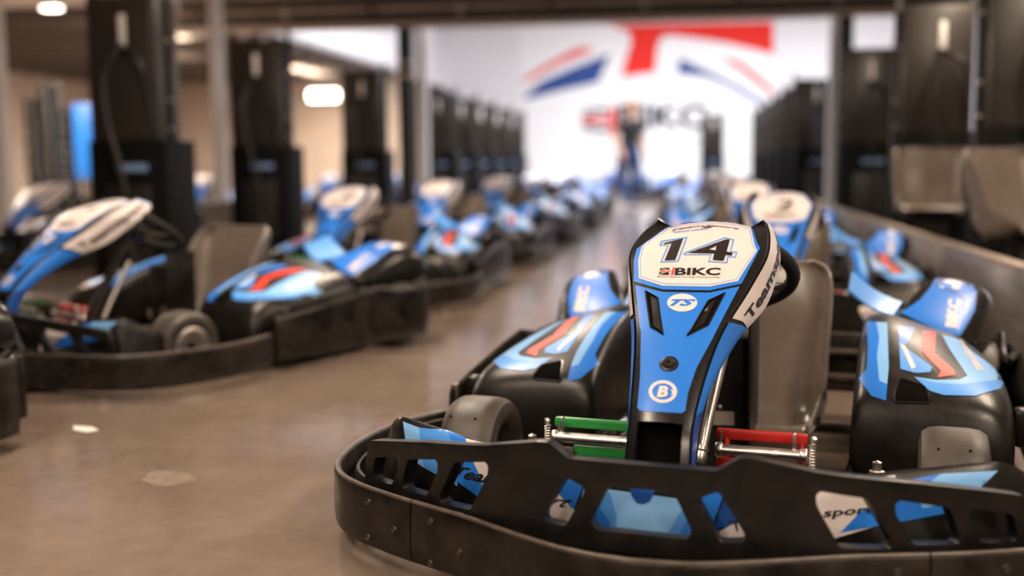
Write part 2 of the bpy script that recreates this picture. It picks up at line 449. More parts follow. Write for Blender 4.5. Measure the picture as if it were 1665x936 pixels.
    decal('tray_sticker', [[(935, 880), (966, 805), (992, 800), (1003, 840), (1001, 880)]], tb, BLUEM, tray, 0.0012)
    decal('tray_sticker', [[(935, 880), (950, 818), (972, 820), (992, 850), (1000, 880)]], tb, BLUE, tray, 0.0016)
    decal('tray_sticker', [[(1080, 880), (1102, 838), (1120, 815), (1150, 850), (1160, 890)]], tb, BLUEM, tray, 0.0012)
    decal('tray_sticker', [[(1096, 885), (1116, 846), (1150, 860), (1160, 890)]], tb, BLUE, tray, 0.0016)
    decal('tray_notch', [[(1022, 785), (1070, 790), (1056, 815), (1046, 819), (1036, 817), (1028, 806)]], tb, BLUED, tray, 0.002)
    decal('tray_sticker', [[(880, 770), (952, 780), (932, 830), (918, 812), (906, 796)]], tb, BLUE, tray)
    decal('tray_sticker', [[(880, 800), (906, 798), (917, 812), (936, 830), (920, 870), (876, 850)]], tb, WHT, tray)
    text_decal('lettering', 'rt', [(893, 820), (921, 826), (934, 811), (903, 808)], tb, BLKV, tray, 0.3, 0.015)
    decal('tray_sticker', [[(1140, 795), (1178, 800), (1160, 848), (1136, 838)]], tb, BLUE, tray)
    decal('tray_sticker', [[(1181, 802), (1210, 840), (1200, 850), (1166, 862), (1163, 850)]], tb, BLUED, tray)
    decal('tray_sticker', [[(1166, 866), (1198, 848), (1222, 846), (1222, 890), (1168, 884)]], tb, WHT, tray)
    text_decal('lettering', 'T', [(1192, 863), (1206, 863), (1206, 847), (1184, 846)], tb, BLKV, tray, 0.0, 0.02)
    # left wing: light and mid blue bands, white, lettering
    decal('tray_sticker', [[(656, 685), (682, 695), (687, 745), (690, 760), (668, 745), (660, 715)]], tb, BLUEL, tray, 0.0016, 3.0)
    decal('tray_sticker', [[(682, 695), (729, 700), (740, 735), (745, 790), (690, 760), (687, 745)]], tb, BLUEM, tray, 0.0016, 3.0)
    decal('tray_sticker', [[(729, 700), (757, 712), (770, 750), (795, 800), (785, 812), (735, 776), (740, 735)]], tb, BLUE, tray, 0.0016, 3.0)
    decal('tray_sticker', [[(757, 713), (800, 724), (860, 740), (850, 800), (790, 800), (770, 750)]], tb, WHT, tray, 0.0016, 3.0)
    text_decal('lettering', 'Team', [(737, 774), (812, 790), (816, 770), (745, 757)], tb, BLKV, tray, 0.35, 0.02, 0.0026)
    # right wing
    decal('tray_sticker', [[(1320, 790), (1455, 772), (1462, 790), (1425, 820), (1440, 850), (1340, 880)]], tb, WHT, tray)
    decal('tray_sticker', [[(1462, 782), (1530, 770), (1560, 830), (1365, 866), (1398, 832), (1432, 812)]], tb, BLUE, tray, 0.0009)
    decal('tray_sticker', [[(1530, 770), (1622, 765), (1615, 772), (1575, 810), (1500, 826), (1490, 800)]], tb, BLUEL, tray, 0.0012)
    text_decal('lettering', 'sport', [(1340, 845), (1425, 836), (1420, 822), (1333, 829)], tb, BLKV, tray, 0.35, 0.02, 0.0018)

    # --- front fairing: moulded shell, flanges, stickers
    cl = crom([(0.098, 0.16, 0.055), (0.118, 0.254, 0.055), (0.157, 0.334, 0.055), (0.275, 0.451, 0.074), (0.395, 0.535, 0.110), (0.477, 0.592, 0.134), (0.56, 0.622, 0.130), (0.625, 0.637, 0.118), (0.655, 0.642, 0.111)], 6)
    na = 17; rows = []; edge = []
    for i, (v, w, hw) in enumerate(cl):
        a = np.array(cl[max(0, i - 1)][:2]); b = np.array(cl[min(len(cl) - 1, i + 1)][:2]); t = (b - a) / np.linalg.norm(b - a); n = np.array([-t[1], t[0]])
        row = []
        k = i / (len(cl) - 1); top = max(0.0, (k - 0.62) / 0.38)
        for j in range(na):
            s = -1 + 2 * j / (na - 1)
            dz = -0.010 * abs(s) ** 2.4 - 0.006 * top * math.exp(-((abs(s) - 0.72) / 0.14) ** 2) + 0.016 * top * max(0, abs(s) - 0.8) / 0.2
            back = 0.0
            if k > 0.93: back = -0.02 * (s * s) * (k - 0.93) / 0.07
            row.append(Vector((s * hw, v + n[0] * dz + back, w + n[1] * dz)))
        rows.append(row)
    ilow = 11
    V, Fc = grid_data(rows)
    keep = []
    for i in range(len(rows) - 1):
        for j in range(na - 1):
            if i < ilow and 2 <= j <= na - 4 + 0: continue       # open pocket between the two lower legs
            keep.append((i * na + j, i * na + j + 1, (i + 1) * na + j + 1, (i + 1) * na + j))
    fair = mk('fairing', V, keep, GLB, K, angle=60)
    face_bvh = BVHTree.FromPolygons([v for v in V], Fc)
    mod(fair, 'SOLIDIFY', thickness=0.005, offset=-1.0); bake(fair, 60)
    face_bvh = BVHTree.FromPolygons([v.co.copy() for v in fair.data.vertices], [tuple(p.vertices) for p in fair.data.polygons])
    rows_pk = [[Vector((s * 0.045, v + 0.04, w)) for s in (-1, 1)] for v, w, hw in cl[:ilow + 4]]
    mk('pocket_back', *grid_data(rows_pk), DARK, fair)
    # flanges
    fpx = [((1122, 800), 0.150), ((1125, 756), 0.175), ((1143, 655), 0.230), ((1196, 555), 0.370), ((1244, 498), 0.500), ((1264, 440), 0.600), ((1266, 408), 0.660), ((1258, 385), 0.70), ((1250, 372), 0.705)]
    outer = crom([tuple(kat(p, v)) for p, v in fpx], 6)
    fl_rows = []
    for i in range(len(cl)):
        e = rows[i][-1]; o = Vector(outer[i]); r = []
        for j in range(7):
            t = j / 6; r.append(e.lerp(o, t) + Vector((0.006 * math.sin(t * math.pi) , 0, 0)))
        fl_rows.append(r)
    fl = mk('side_flange', *grid_data(fl_rows), GLB, fair, angle=60)
    fb = bvh_of(fl)
    mod(fl, 'SOLIDIFY', thickness=0.004, offset=-1.0); bake(fl, 60)
    flm = mirror_mesh(fl, 'side_flange', fair)
    def fpar(i, j, off):
        i = min(max(i, 0), len(fl_rows) - 1.001); j = min(max(j, 0), 5.999); i0, j0 = int(i), int(j); a_, b_ = i - i0, j - j0
        g = lambda p, q: fl_rows[p][q]
        P = g(i0, j0).lerp(g(i0, j0 + 1), b_).lerp(g(i0 + 1, j0).lerp(g(i0 + 1, j0 + 1), b_), a_)
        n = (g(i0 + 1, j0) - g(i0, j0)).cross(g(i0, j0 + 1) - g(i0, j0)).normalized()
        if n.x < 0: n = -n
        return P + n * off
    dec = []
    for i0, i1, j0, j1, m_ in ((20, 44.5, 0.5, 5.8, WHT), (12, 20, 0.4, 5.8, BLUE), (0.5, 12, 0.4, 5.8, BLUED), (45, 47.6, 0.7, 5.7, BLUEL)):
        gi = np.linspace(i0, i1, int((i1 - i0) * 2) + 2); rr = [[fpar(i + (0.9 * (1 - j / 6) if k == 0 and i0 == 20 else 0), j, 0.0030) for j in np.linspace(j0, j1, 8)] for k, i in enumerate(gi)]
        dec.append(mk('flange_sticker', *grid_data(rr), m_, fair, angle=60))
    for d in dec: mirror_mesh(d, 'flange_sticker', fair)
    V2, T2 = text_tris('Teamsport', 0.15, 0.03)
    ii = np.linspace(20.9, 44.0, 120); L_ = [0.0]
    for a_, b_ in zip(ii[:-1], ii[1:]): L_.append(L_[-1] + (fpar(b_, 3, 0) - fpar(a_, 3, 0)).length)
    L_ = np.array(L_) / L_[-1]; arcl = lambda x: float(np.interp(x, L_, ii))
    mk('lettering', [fpar(arcl(0.02 + 0.94 * x), 4.7 - 2.7 * y, 0.0040) for x, y in V2], T2, BLKV, fair)
    mk('lettering', [Vector((-p.x, p.y, p.z)) for p in (fpar(arcl(0.96 - 0.94 * x), 4.7 - 2.7 * y, 0.0040) for x, y in V2)], T2, BLKV, fair)
    # face stickers
    Z = lambda L: zoomed(L, 1010, 350, 0.22438)
    Zl = lambda L: zoomed(L, 1010, 540, 0.24570)
    fbv = face_bvh
    decal('plate_border', [Z([(325, 92), (230, 160), (112, 245), (92, 330), (92, 480), (300, 538), (640, 545), (872, 496), (1006, 240), (985, 200), (945, 78), (800, 52), (650, 44), (480, 60)])], fbv, BLUE, fair, 0.0007)
    pl = Z([(340, 88), (150, 228), (124, 330), (130, 458), (300, 512), (640, 518), (845, 478), (986, 256), (968, 225), (938, 86), (800, 58), (650, 48), (480, 64)])
    number_plate = decal('number_plate', [pl], fbv, WHT, fair, 0.0012)
    cx = np.mean([p[0] for p in pl]); cy = np.mean([p[1] for p in pl])
    inn = lambda k, kk: [(cx + (x - cx) * k, cy + (y - cy) * kk) for x, y in pl]
    decal('plate_line', [inn(0.972, 0.955), inn(0.962, 0.94)], fbv, BLUEM, fair, 0.0016, step=7)
    N5 = lambda L: zoomed(L, 1060, 360, 0.10681)
    o1 = N5([(140, 303), (545, 241), (405, 622), (126, 634), (236, 380), (112, 384)])
    i1 = N5([(163, 322), (516, 262), (388, 608), (152, 618), (262, 368), (146, 374)])
    k1 = N5([(190, 340), (477, 271), (358, 596), (195, 605), (304, 340), (170, 364)])
    o4 = N5([(1108, 248), (1254, 284), (1206, 460), (1302, 474), (1276, 562), (1168, 548), (1146, 643), (856, 624), (890, 520), (478, 517), (498, 480)])
    i4 = N5([(1118, 266), (1228, 290), (1186, 472), (1280, 488), (1262, 546), (1152, 534), (1130, 628), (876, 610), (908, 508), (508, 504), (516, 490)])
    k4 = [N5([(1130, 284), (1187, 287), (1136, 470), (1229, 488), (1218, 531), (1122, 520), (1092, 608), (927, 596), (948, 497), (550, 489)]), N5([(985, 380), (862, 438), (970, 450)])]
    uniq = []
    for nm, o_, i_, k_ in (('digit', o1, i1, [k1]), ('digit', o4, i4, k4)):
        uniq.append(decal('digit_outline', [o_, i_], fbv, BLUEM, fair, 0.0018, step=5))
        uniq.append(decal(nm, k_, fbv, BLKV, fair, 0.0022, step=5))
    text_decal('lettering', 'BIKC', N5([(345, 826), (1035, 826), (1052, 712), (360, 712)]), fbv, BLKV, fair, 0.0, 0.035, 0.0018)
    text_decal('lettering', 'British Indoor Karting Championship', N5([(88, 862), (1030, 872), (1034, 848), (92, 838)]), fbv, BLKV, fair, 0.0, 0.01, 0.0018)
    # small flag: dark quarters, pale diagonals, red bars
    for L, m_, e in (([(130, 712), (300, 712), (275, 822), (105, 820)], BLKV, 0.0016), ([(104, 818), (124, 818), (262, 760), (240, 760)], WHT, 0.0019), ([(130, 716), (150, 716), (262, 752), (240, 755)], WHT, 0.0019),
                     ([(118, 752), (290, 752), (286, 782), (112, 782)], WHT, 0.0021), ([(120, 760), (300, 760), (296, 776), (116, 776)], REDV, 0.0024), ([(272, 712), (360, 712), (340, 824), (262, 824)], WHT, 0.0021), ([(324, 712), (358, 712), (328, 824), (290, 824)], REDV, 0.0024)):
        decal('flag_mark', [N5(L)], fbv, m_, fair, e)
    V2, T2 = text_tris('TeamSport', 0.4, 0.02)
    arc = lambda x: 172 - 22 * x - 250 * x * (1 - x)
    vv = [((300 + 1040 * x) * 0.10681 + 1060, (arc(x) - 36 * y) * 0.10681 + 360) for x, y in V2]
    decal('lettering', None, fbv, BLKV, fair, 0.0018, tris=(vv, T2))
    V2, T2 = text_tris('INDOOR KARTING', 0.3, 0.015)
    vv = [((330 + 530 * x) * 0.10681 + 1060, (188 - 55 * x - 26 * y) * 0.10681 + 360) for x, y in V2]
    decal('lettering', None, fbv, BLUE, fair, 0.0018, tris=(vv, T2))
    # blue body sticker with two air vents
    body = Z([(104, 508), (300, 556), (640, 562), (858, 516), (760, 700), (642, 930)]) + Zl([(500, 232), (442, 400), (424, 520), (400, 536), (125, 520), (108, 500), (126, 300), (132, 0)]) + Z([(135, 800)])
    vent = [Z([(178, 552), (265, 600), (305, 868), (216, 812)]), Z([(750, 566), (628, 800), (476, 876), (505, 838), (632, 622)])]
    decal('body_sticker', [body], fbv, BLUE, fair, 0.0009)
    for L in vent:
        vo = decal('air_vent_shade', [L], fbv, DARK, fair, 0.0014)
        pts = [cast(fbv, p) for p in L]; tube('vent_rim', [h + n * 0.0015 for h, n in pts], 0.0020, GLB, fair, k=6, closed=True)
        a = (np.array(L[0]) + np.array(L[1])) / 2 if len(L) == 4 else np.array(L[0]); 
    for L in (Z([(215, 588), (258, 612), (295, 842), (238, 806)]), Z([(690, 606), (600, 790), (520, 838), (640, 640)])):
        decal('vent_slat', [L], fbv, BLK, fair, 0.0020)
    decal('round_logo', [ell(1109.4, 492.7, 24.5, 14.6)], fbv, WHT, fair, 0.0015)
    text_decal('lettering', 'TS', Z([(345, 660), (525, 660), (548, 612), (365, 612)]), fbv, BLUE, fair, 0.35, 0.045, 0.0020)
    decal('round_logo', [ell(1078, 637, 23, 18.3), ell(1078, 637, 17.2, 13.4)], fbv, WHT, fair, 0.0015, step=5)
    text_decal('lettering', 'B', Zl([(236, 432), (308, 432), (318, 358), (246, 358)]), fbv, WHT, fair, 0.1, 0.05, 0.0020)
    decal('logo_arrow', [Zl([(325, 378), (372, 400), (330, 420), (338, 400)])], fbv, WHT, fair, 0.0021, step=3)
    h, n = cast(fbv, (1088, 592)); lathe('fixing_bolt', [(0.0001, 0.004), (0.003, 0.004), (0.0035, 0.007), (0.010, 0.0075), (0.012, 0.0045), (0.0165, 0.003), (0.018, -0.001)], h, n, BLK, fair, k=24)

    # --- steering wheel and column
    cw = Vector((0, 0.74, 0.528)); upv = Vector((0, -0.835, 0.55)); ring = [cw + Vector((math.cos(a), 0, 0)) * 0.165 + upv * math.sin(a) * 0.165 for a in np.linspace(0, 2 * math.pi, 40, endpoint=False)]
    sw = tube('steering_wheel', ring, 0.0155, GRIP, K, k=12, closed=True)
    axn = Vector((1, 0, 0)).cross(upv).normalized()
    if axn.y < 0: axn = -axn
    hubp = cw - axn * 0.03
    for a in (math.radians(90), math.radians(205), math.radians(335)):
        e = cw + Vector((math.cos(a), 0, 0)) * 0.16 + upv * math.sin(a) * 0.16
        tube('spoke', [hubp, (hubp + e) / 2, e], [0.011, 0.010, 0.009], DSTEEL, sw, k=8)
    lathe('hub_boss', [(0.0001, 0.03), (0.032, 0.028), (0.036, 0.01), (0.030, -0.02), (0.0001, -0.022)], hubp, axn, BLK, sw, k=20)
    tube('steering_column', [hubp, Vector((0.0, 0.60, 0.37)), Vector((0.0, 0.40, 0.10))], 0.011, BLK, K)
    tube('column_strut', [Vector((0.004, 0.535, 0.15)), Vector((0.014, 0.575, 0.235)), Vector((0.040, 0.655, 0.40))], 0.0105, STEEL, K, k=12)
    lathe('strut_nut', [(0.0001, -0.02), (0.013, -0.02), (0.016, -0.008), (0.013, 0.004), (0.016, 0.008), (0.016, 0.016), (0.0001, 0.016)], Vector((0.004, 0.535, 0.165)), Vector((0.1, 0.35, 0.8)), STEEL, K, k=12)
    tube('column_strut', [Vector((-0.06, 0.50, 0.10)), Vector((-0.03, 0.60, 0.30)), Vector((-0.01, 0.66, 0.42))], 0.0105, DSTEEL, K)

    # --- pedals
    def pedal(side, m_):
        p = empty('pedal_root') if False else None
        a, b = (-0.252, -0.062) if side < 0 else (0.068, 0.236)
        v0 = 0.32
        bar = rbox('pedal', ((a + b) / 2, v0 + 0.02, 0.259), (b - a, 0.016, 0.020), m_, K, 0.004)
        rbox('lower_bar', ((a + b) / 2 + 0.02 * (-side), v0 - 0.006, 0.211), (b - a - 0.05, 0.010, 0.020), m_, bar, 0.003)
        tube('foot_bar', [(a + 0.012, v0 - 0.012, 0.236), (b - 0.004, v0 - 0.012, 0.236)], 0.0105, STEEL, bar, k=14)
        for u in (a + 0.010, b - 0.004): lathe('bar_collar', [(0.0125, -0.006), (0.0135, -0.004), (0.0135, 0.004), (0.0125, 0.006)], (u, v0 - 0.012, 0.236), (1, 0, 0), STEEL, bar, k=14)
        o_ = a if side < 0 else b; i_ = b if side < 0 else a
        rbox('stop_tab', (o_ - side * 0.022, v0 - 0.004, 0.258), (0.005, 0.016, 0.034), STEEL, bar, 0.0015)
        rbox('stop_tab', (i_ + side * 0.012, v0 - 0.004, 0.252), (0.005, 0.012, 0.034), DSTEEL, bar, 0.0015)
        for u in (o_ - side * 0.010, i_ + side * 0.02): tube('pedal_arm', [(u, v0 + 0.018, 0.255), (u, v0 - 0.02, 0.06)], 0.006, m_ if side > 0 else DSTEEL, bar, k=8)
        rbox('pedal_bracket', (o_ - side * 0.036, v0 - 0.02, 0.195), (0.028, 0.006, 0.05), DSTEEL, bar, 0.002)
        sp = [(o_ + side * 0.010 + 0.0055 * math.cos(t), v0 + 0.0055 * math.sin(t), 0.255 - 0.12 * t / (2 * math.pi * 22)) for t in np.linspace(0, 2 * math.pi * 22, 22 * 8)]
        tube('return_spring', sp, 0.0016, STEEL, bar, k=5)
        lathe('pivot_bolt', [(0.0001, 0.006), (0.005, 0.005), (0.0075, 0), (0.005, -0.005), (0.0001, -0.006)], (o_ + side * 0.012, v0 + 0.005, 0.262), (1, 0, 0), STEEL, bar, k=12)
        return bar
    pedal(-1, GREEN); pedal(1, REDP)

    # --- wheels
    def wheel(side, u, v, R, w, fr):
        rr = 0.066
        prof = [(rr, -w * 0.40), (rr + 0.012, -w * 0.47), (R - 0.030, -w * 0.50), (R - 0.012, -w * 0.46), (R - 0.003, -w * 0.36), (R, -w * 0.2), (R, w * 0.2), (R - 0.003, w * 0.36), (R - 0.012, w * 0.46), (R - 0.030, w * 0.50), (rr + 0.012, w * 0.47), (rr, w * 0.40), (rr - 0.004, w * 0.30), (rr - 0.004, -w * 0.30), (rr, -w * 0.40)]
        t = lathe('tyre', prof, (u, v, R), (1, 0, 0), RUB, K, k=40, angle=30)
        s = side
        rim = lathe('rim', [(rr + 0.002, w * 0.38), (rr + 0.005, w * 0.45), (rr - 0.003, w * 0.47), (rr - 0.010, w * 0.44), (rr - 0.012, w * 0.30), (rr - 0.014, w * 0.16)], (u, v, R), (s, 0, 0), STEEL, t, k=32)
        lathe('wheel_disc', [(rr - 0.012, w * 0.15), (0.044, w * 0.17), (0.030, w * 0.19), (0.0001, w * 0.19)], (u, v, R), (s, 0, 0), DSTEEL, t, k=24)
        for k in range(5):
            a = 2 * math.pi * k / 5 + 0.3
            lathe('wheel_bolt', [(0.0055, 0), (0.0055, 0.008), (0.0001, 0.010)], (u + s * w * 0.19, v + 0.036 * math.cos(a), R + 0.036 * math.sin(a)), (s, 0, 0), STEEL, t, k=8)
        lathe('hub', [(0.024, w * 0.1), (0.024, w * 0.34), (0.016, w * 0.38), (0.0001, w * 0.38)], (u, v, R), (s, 0, 0), STEEL, t, k=18)
        return t
    for s in (-1, 1):
        t = wheel(s, s * 0.495, 0.555, 0.125, 0.130, True)
        wheel(s, s * 0.545, 1.585, 0.138, 0.190, False)
        lathe('kingpin', [(0.011, -0.05), (0.011, 0.0), (0.015, 0.002), (0.015, 0.012), (0.009, 0.014), (0.009, 0.030), (0.0001, 0.034)], (s * 0.355, 0.50, 0.155), (0, 0, 1), STEEL, K, k=12)
        tube('stub_axle', [(s * 0.33, 0.52, 0.11), (s * 0.46, 0.555, 0.125)], 0.015, DSTEEL, K)
    # small wear holes in the front tyre treads
    tb2 = bvh_of(*[o for o in K.children if o.name.startswith('tyre')])
    for px in ((733, 677), (773, 681), (1526, 730), (1578, 733)):
        decal('wear_hole', [ell(px[0], px[1], 2.4, 2.0, 10)], tb2, DARK, K, 0.0008, step=3)

    # --- chassis
    rbox('floor_pan', (0, 0.50, 0.040), (0.56, 0.84, 0.006), BLK, K, 0.002)
    for s in (-1, 1): tube('chassis_rail', crom([(s * 0.10, 0.06, 0.06), (s * 0.26, 0.12, 0.055), (s * 0.31, 0.30, 0.05), (s * 0.29, 0.70, 0.05), (s * 0.30, 1.20, 0.06), (s * 0.33, 1.70, 0.09)], 5), 0.016, BLK, K)
    for v in (0.08, 0.46, 1.30): tube('cross_tube', [(-0.29, v, 0.06), (0.29, v, 0.06)], 0.014, BLK, K)
    tube('rear_axle', [(-0.55, 1.585, 0.138), (0.55, 1.585, 0.138)], 0.020, DSTEEL, K)
    rbox('motor', (0.08, 1.46, 0.16), (0.22, 0.20, 0.20), BLK, K, 0.02)
    cb = rbox('controller_box', (-0.02, 0.885, 0.21), (0.165, 0.10, 0.31), BLK, K, 0.008)
    rbox('side_plate', (0.066, 0.87, 0.24), (0.008, 0.14, 0.38), BLK, cb, 0.003)
    cbv = bvh_of(cb)
    decal('label_plate', [[(1156, 667), (1194, 669), (1194, 691), (1156, 690)]], cbv, GREYL, cb, 0.001)
    for px in ((1171, 661), (1191, 706)):
        h, n = cast(cbv, px); lathe('box_bolt', [(0.0045, 0), (0.0045, 0.005), (0.0001, 0.007)], h, n, STEEL, cb, k=10)

    # --- seat
    K_seat = build_seat(K)

    # --- side pods
    st = [(0.762, 0.16, 0.15, 0.14, 0.60), (0.775, 0.235, 0.225, 0.205, 0.618), (0.80, 0.270, 0.262, 0.243, 0.625), (0.86, 0.302, 0.290, 0.266, 0.632), (0.95, 0.340, 0.318, 0.276, 0.634), (1.08, 0.376, 0.346, 0.287, 0.630), (1.22, 0.388, 0.352, 0.297, 0.615), (1.33, 0.376, 0.338, 0.300, 0.590), (1.39, 0.350, 0.320, 0.296, 0.57)]
    rows = []
    for v, wi, wm, wo, uo in st:
        vf = v
        rows.append([Vector(p) for p in [(0.292, v, 0.06), (0.288, v, 0.13), (0.290, v, wi - 0.045), (0.300, v, wi - 0.008), (0.345, v, wi), (0.40, v, wi * 0.5 + wm * 0.5 + 0.002), (0.46, v, wm), (0.53, v, wm * 0.45 + wo * 0.55 + 0.004), (uo - 0.04, v, wo), (uo - 0.008, v, wo - 0.03), (uo, v, wo - 0.08), (uo, v, 0.10), (uo - 0.01, v, 0.06)]])
    pod = mk('side_pod', *loft_data(rows), BLK, K, angle=180); mod(pod, 'SUBSURF', levels=2, render_levels=2); bake(pod, 180)
    pb = bvh_of(pod)
    Z5 = lambda L: zoomed(L, 1240, 420, 0.25633)
    pds = [('pod_sticker', Z5([(660, 400), (790, 408), (800, 690), (782, 900), (690, 872), (608, 762), (660, 700), (668, 560)]), BLUE, 0.0008),
           ('pod_sticker', Z5([(720, 404), (790, 408), (800, 690), (790, 800), (740, 780), (725, 620), (740, 500)]), BLUEL, 0.0013),
           ('pod_sticker', Z5([(860, 432), (960, 440), (940, 500), (900, 560), (1075, 690), (1062, 722), (975, 728), (874, 702)]), BLUEM, 0.0010),
           ('pod_sticker', Z5([(862, 432), (950, 440), (900, 560), (866, 520)]), BLUE, 0.0014),
           ('pod_stripe', Z5([(872, 545), (905, 560), (972, 690), (945, 705)]), WHT, 0.0016),
           ('pod_stripe', Z5([(1012, 458), (1098, 465), (1090, 600), (1210, 705), (1222, 740), (1110, 756), (1130, 715), (1006, 590)]), REDV, 0.0010),
           ('pod_sticker', Z5([(1138, 485), (1230, 510), (1340, 600), (1480, 700), (1530, 762), (1512, 822), (1350, 872), (1150, 868), (1062, 842), (960, 752), (1100, 772), (1250, 768), (1298, 745), (1240, 660), (1180, 570)]), BLUEL, 0.0010),
           ('pod_sticker', Z5([(1062, 842), (960, 752), (1100, 790), (1260, 800), (1500, 770), (1526, 790), (1505, 826), (1350, 873), (1150, 868)]), BLUEM, 0.0014)]
    prs = [decal(n_, [L], pb, m_, pod, e) for n_, L, m_, e in pds]
    text_decal('lettering', 'teamsport', Z5([(1340, 720), (1225, 520), (1262, 512), (1412, 705)]), pb, WHT, pod, 0.0, 0.03, 0.0018)
    ik = rounded(Z5([(866, 760), (1030, 812), (1066, 918), (830, 914)]), 8)
    iv = decal('air_intake', [ik], pb, DARK, pod, 0.0012)
    rim = tube('intake_rim', [cast(pb, p)[0] + cast(pb, p)[1] * 0.001 for p in ik], 0.0032, GLB, pod, k=6, closed=True)
    podl = mirror_mesh(pod, 'side_pod', K)
    for o, n_ in [(p, p.name.split('.')[0]) for p in prs] + [(iv, 'air_intake'), (rim, 'intake_rim')]: mirror_mesh(o, n_, podl)
    # --- rear guards over the back wheels, and the inner panels beside the seat
    rows = []
    for v, ui, wi, uo, wo, wb in [(1.365, 0.37, 0.338, 0.545, 0.315, 0.300), (1.40, 0.375, 0.372, 0.558, 0.338, 0.27), (1.47, 0.395, 0.405, 0.585, 0.378, 0.25), (1.55, 0.43, 0.436, 0.605, 0.412, 0.25), (1.60, 0.45, 0.446, 0.615, 0.425, 0.25), (1.70, 0.47, 0.436, 0.625, 0.415, 0.26), (1.74, 0.48, 0.40, 0.615, 0.385, 0.28)]:
        rows.append([Vector(p) for p in [(ui + 0.01, v, wb), (ui - 0.01, v, (wb + wi) / 2), (ui, v, wi - 0.012), (ui + 0.02, v, wi), ((ui + uo) / 2, v, (wi + wo) / 2 + 0.003), (uo - 0.04, v, wo), (uo - 0.012, v, wo - 0.012), (uo + 0.015, v, wo - 0.05), (uo + 0.02, v, wb + 0.02), (uo, v, wb)]])
    tail = mk('rear_guard', *loft_data(rows), GLB, K, angle=180); mod(tail, 'SUBSURF', levels=2, render_levels=2); bake(tail, 180)
    gb = bvh_of(tail)
    td = [decal('guard_sticker', [Z5([(1100, 128), (1240, 146), (1340, 172), (1357, 212), (1345, 330), (1296, 420), (1250, 492), (1110, 452), (876, 346), (1000, 262), (1060, 190)])], gb, BLUE, tail)]
    tl = mirror_mesh(tail, 'rear_guard', K)
    text_decal('lettering', 'BIKC', Z5([(1228, 440), (1254, 262), (1178, 256), (1155, 432)]), gb, WHT, tail, 0.0, 0.05, 0.0016)
    decal('guard_line', [Z5([(1234, 452), (1262, 262), (1268, 263), (1240, 453)])], gb, WHT, tail, 0.0016, step=4)
    decal('guard_line', [Z5([(1092, 162), (1350, 262), (1348, 274), (1090, 174)])], gb, BLUED, tail, 0.0012)
    decal('guard_mark', [Z5([(1204, 146), (1258, 154), (1250, 200), (1200, 192)])], gb, WHT, tail, 0.0016, step=4)
    for d in td: mirror_mesh(d, 'guard_sticker', tl)
    gbl = bvh_of(tl)
    Z7 = lambda L: zoomed(L, 720, 420, 0.23497)
    text_decal('lettering', 'BIKC', Z7([(905, 365), (945, 195), (1018, 195), (985, 365)]), gbl, WHT, tl, 0.0, 0.05, 0.0016)
    decal('guard_mark', [Z7([(980, 112), (1035, 104), (1030, 135), (985, 142)])], gbl, WHT, tl, 0.0016, step=4)
    a, b, c, d = Vector((0.25, 1.37, 0.425)), Vector((0.25, 1.52, 0.458)), Vector((0.385, 1.51, 0.378)), Vector((0.365, 1.345, 0.362))
    rows = [[a.lerp(d, t / 8).lerp(b.lerp(c, t / 8), s / 6) + Vector((0, 0, -0.012 * math.sin(math.pi * t / 8))) for t in range(9)] for s in range(7)]
    ip = mk('inner_panel', *grid_data(rows), BLUEM, K, angle=60); mod(ip, 'SOLIDIFY', thickness=0.006, offset=0); bake(ip, 60)
    mirror_mesh(ip, 'inner_panel', K)
    # --- rear skirt along each side, post, loop bar, and bumper across the back
    for s in (-1, 1):
        path = [(s * 0.685, 0.83), (s * 0.690, 0.95), (s * 0.692, 1.10), (s * 0.692, 1.25), (s * 0.690, 1.37), (s * 0.688, 1.50), (s * 0.683, 1.64), (s * 0.665, 1.70), (s * 0.62, 1.725)]
        hts = [0.205, 0.222, 0.243, 0.264, 0.279, 0.255, 0.258, 0.26, 0.26]
        rows = []
        for i, (u, v) in enumerate(path):
            h = hts[i]; p, q = path[max(0, i - 1)], path[min(len(path) - 1, i + 1)]; t = np.array([q[0] - p[0], q[1] - p[1]]); t /= np.linalg.norm(t); n = np.array([t[1], -t[0]]) * s
            rows.append([(u + n[0] * o, v + n[1] * o, w) for o, w in [(-0.014, 0.045), (-0.004, 0.042), (0.002, 0.05), (0.005, 0.09), (0.004, h - 0.02), (0.001, h - 0.004), (-0.005, h), (-0.012, h - 0.003), (-0.014, h - 0.012)]])
        rs = mk('rear_skirt', *loft_data([[Vector(p) for p in r] for r in rows]), SKIRT, K, angle=50)
        for v, w in ((0.86, 0.17), (0.86, 0.08), (1.30, 0.20), (1.30, 0.09), (0.95, 0.13)):
            lathe('screw', [(0.0001, 0.0028), (0.0022, 0.0024), (0.0024, 0.0005), (0.0042, 0.0006), (0.0050, 0.0032), (0.0062, 0.0030), (0.0072, -0.0008)], (s * 0.695, v, w), (s, 0, 0), DSTEEL, rs, k=12)
        tube('guard_hoop', crom([(s * 0.665, 1.40, 0.262), (s * 0.66, 1.47, 0.235), (s * 0.655, 1.57, 0.232), (s * 0.655, 1.65, 0.250), (s * 0.655, 1.69, 0.275)], 4), 0.012, BLK, K)
        rbox('skirt_post', (s * 0.676, 0.842, 0.165), (0.020, 0.022, 0.10), DSTEEL, K, 0.004)
        rbox('pod_bracket', (s * 0.645, 0.90, 0.185), (0.035, 0.050, 0.085), BLK, K, 0.01)
    rb = rbox('rear_bumper', (0, 1.735, 0.165), (1.26, 0.035, 0.18), SKIRT, K, 0.012)
    for w in (0.12, 0.20): tube('rear_bumper_bar', [(-0.60, 1.705, w), (0.60, 1.705, w)], 0.012, DSTEEL, K)
    return K, uniq, fbv, fair

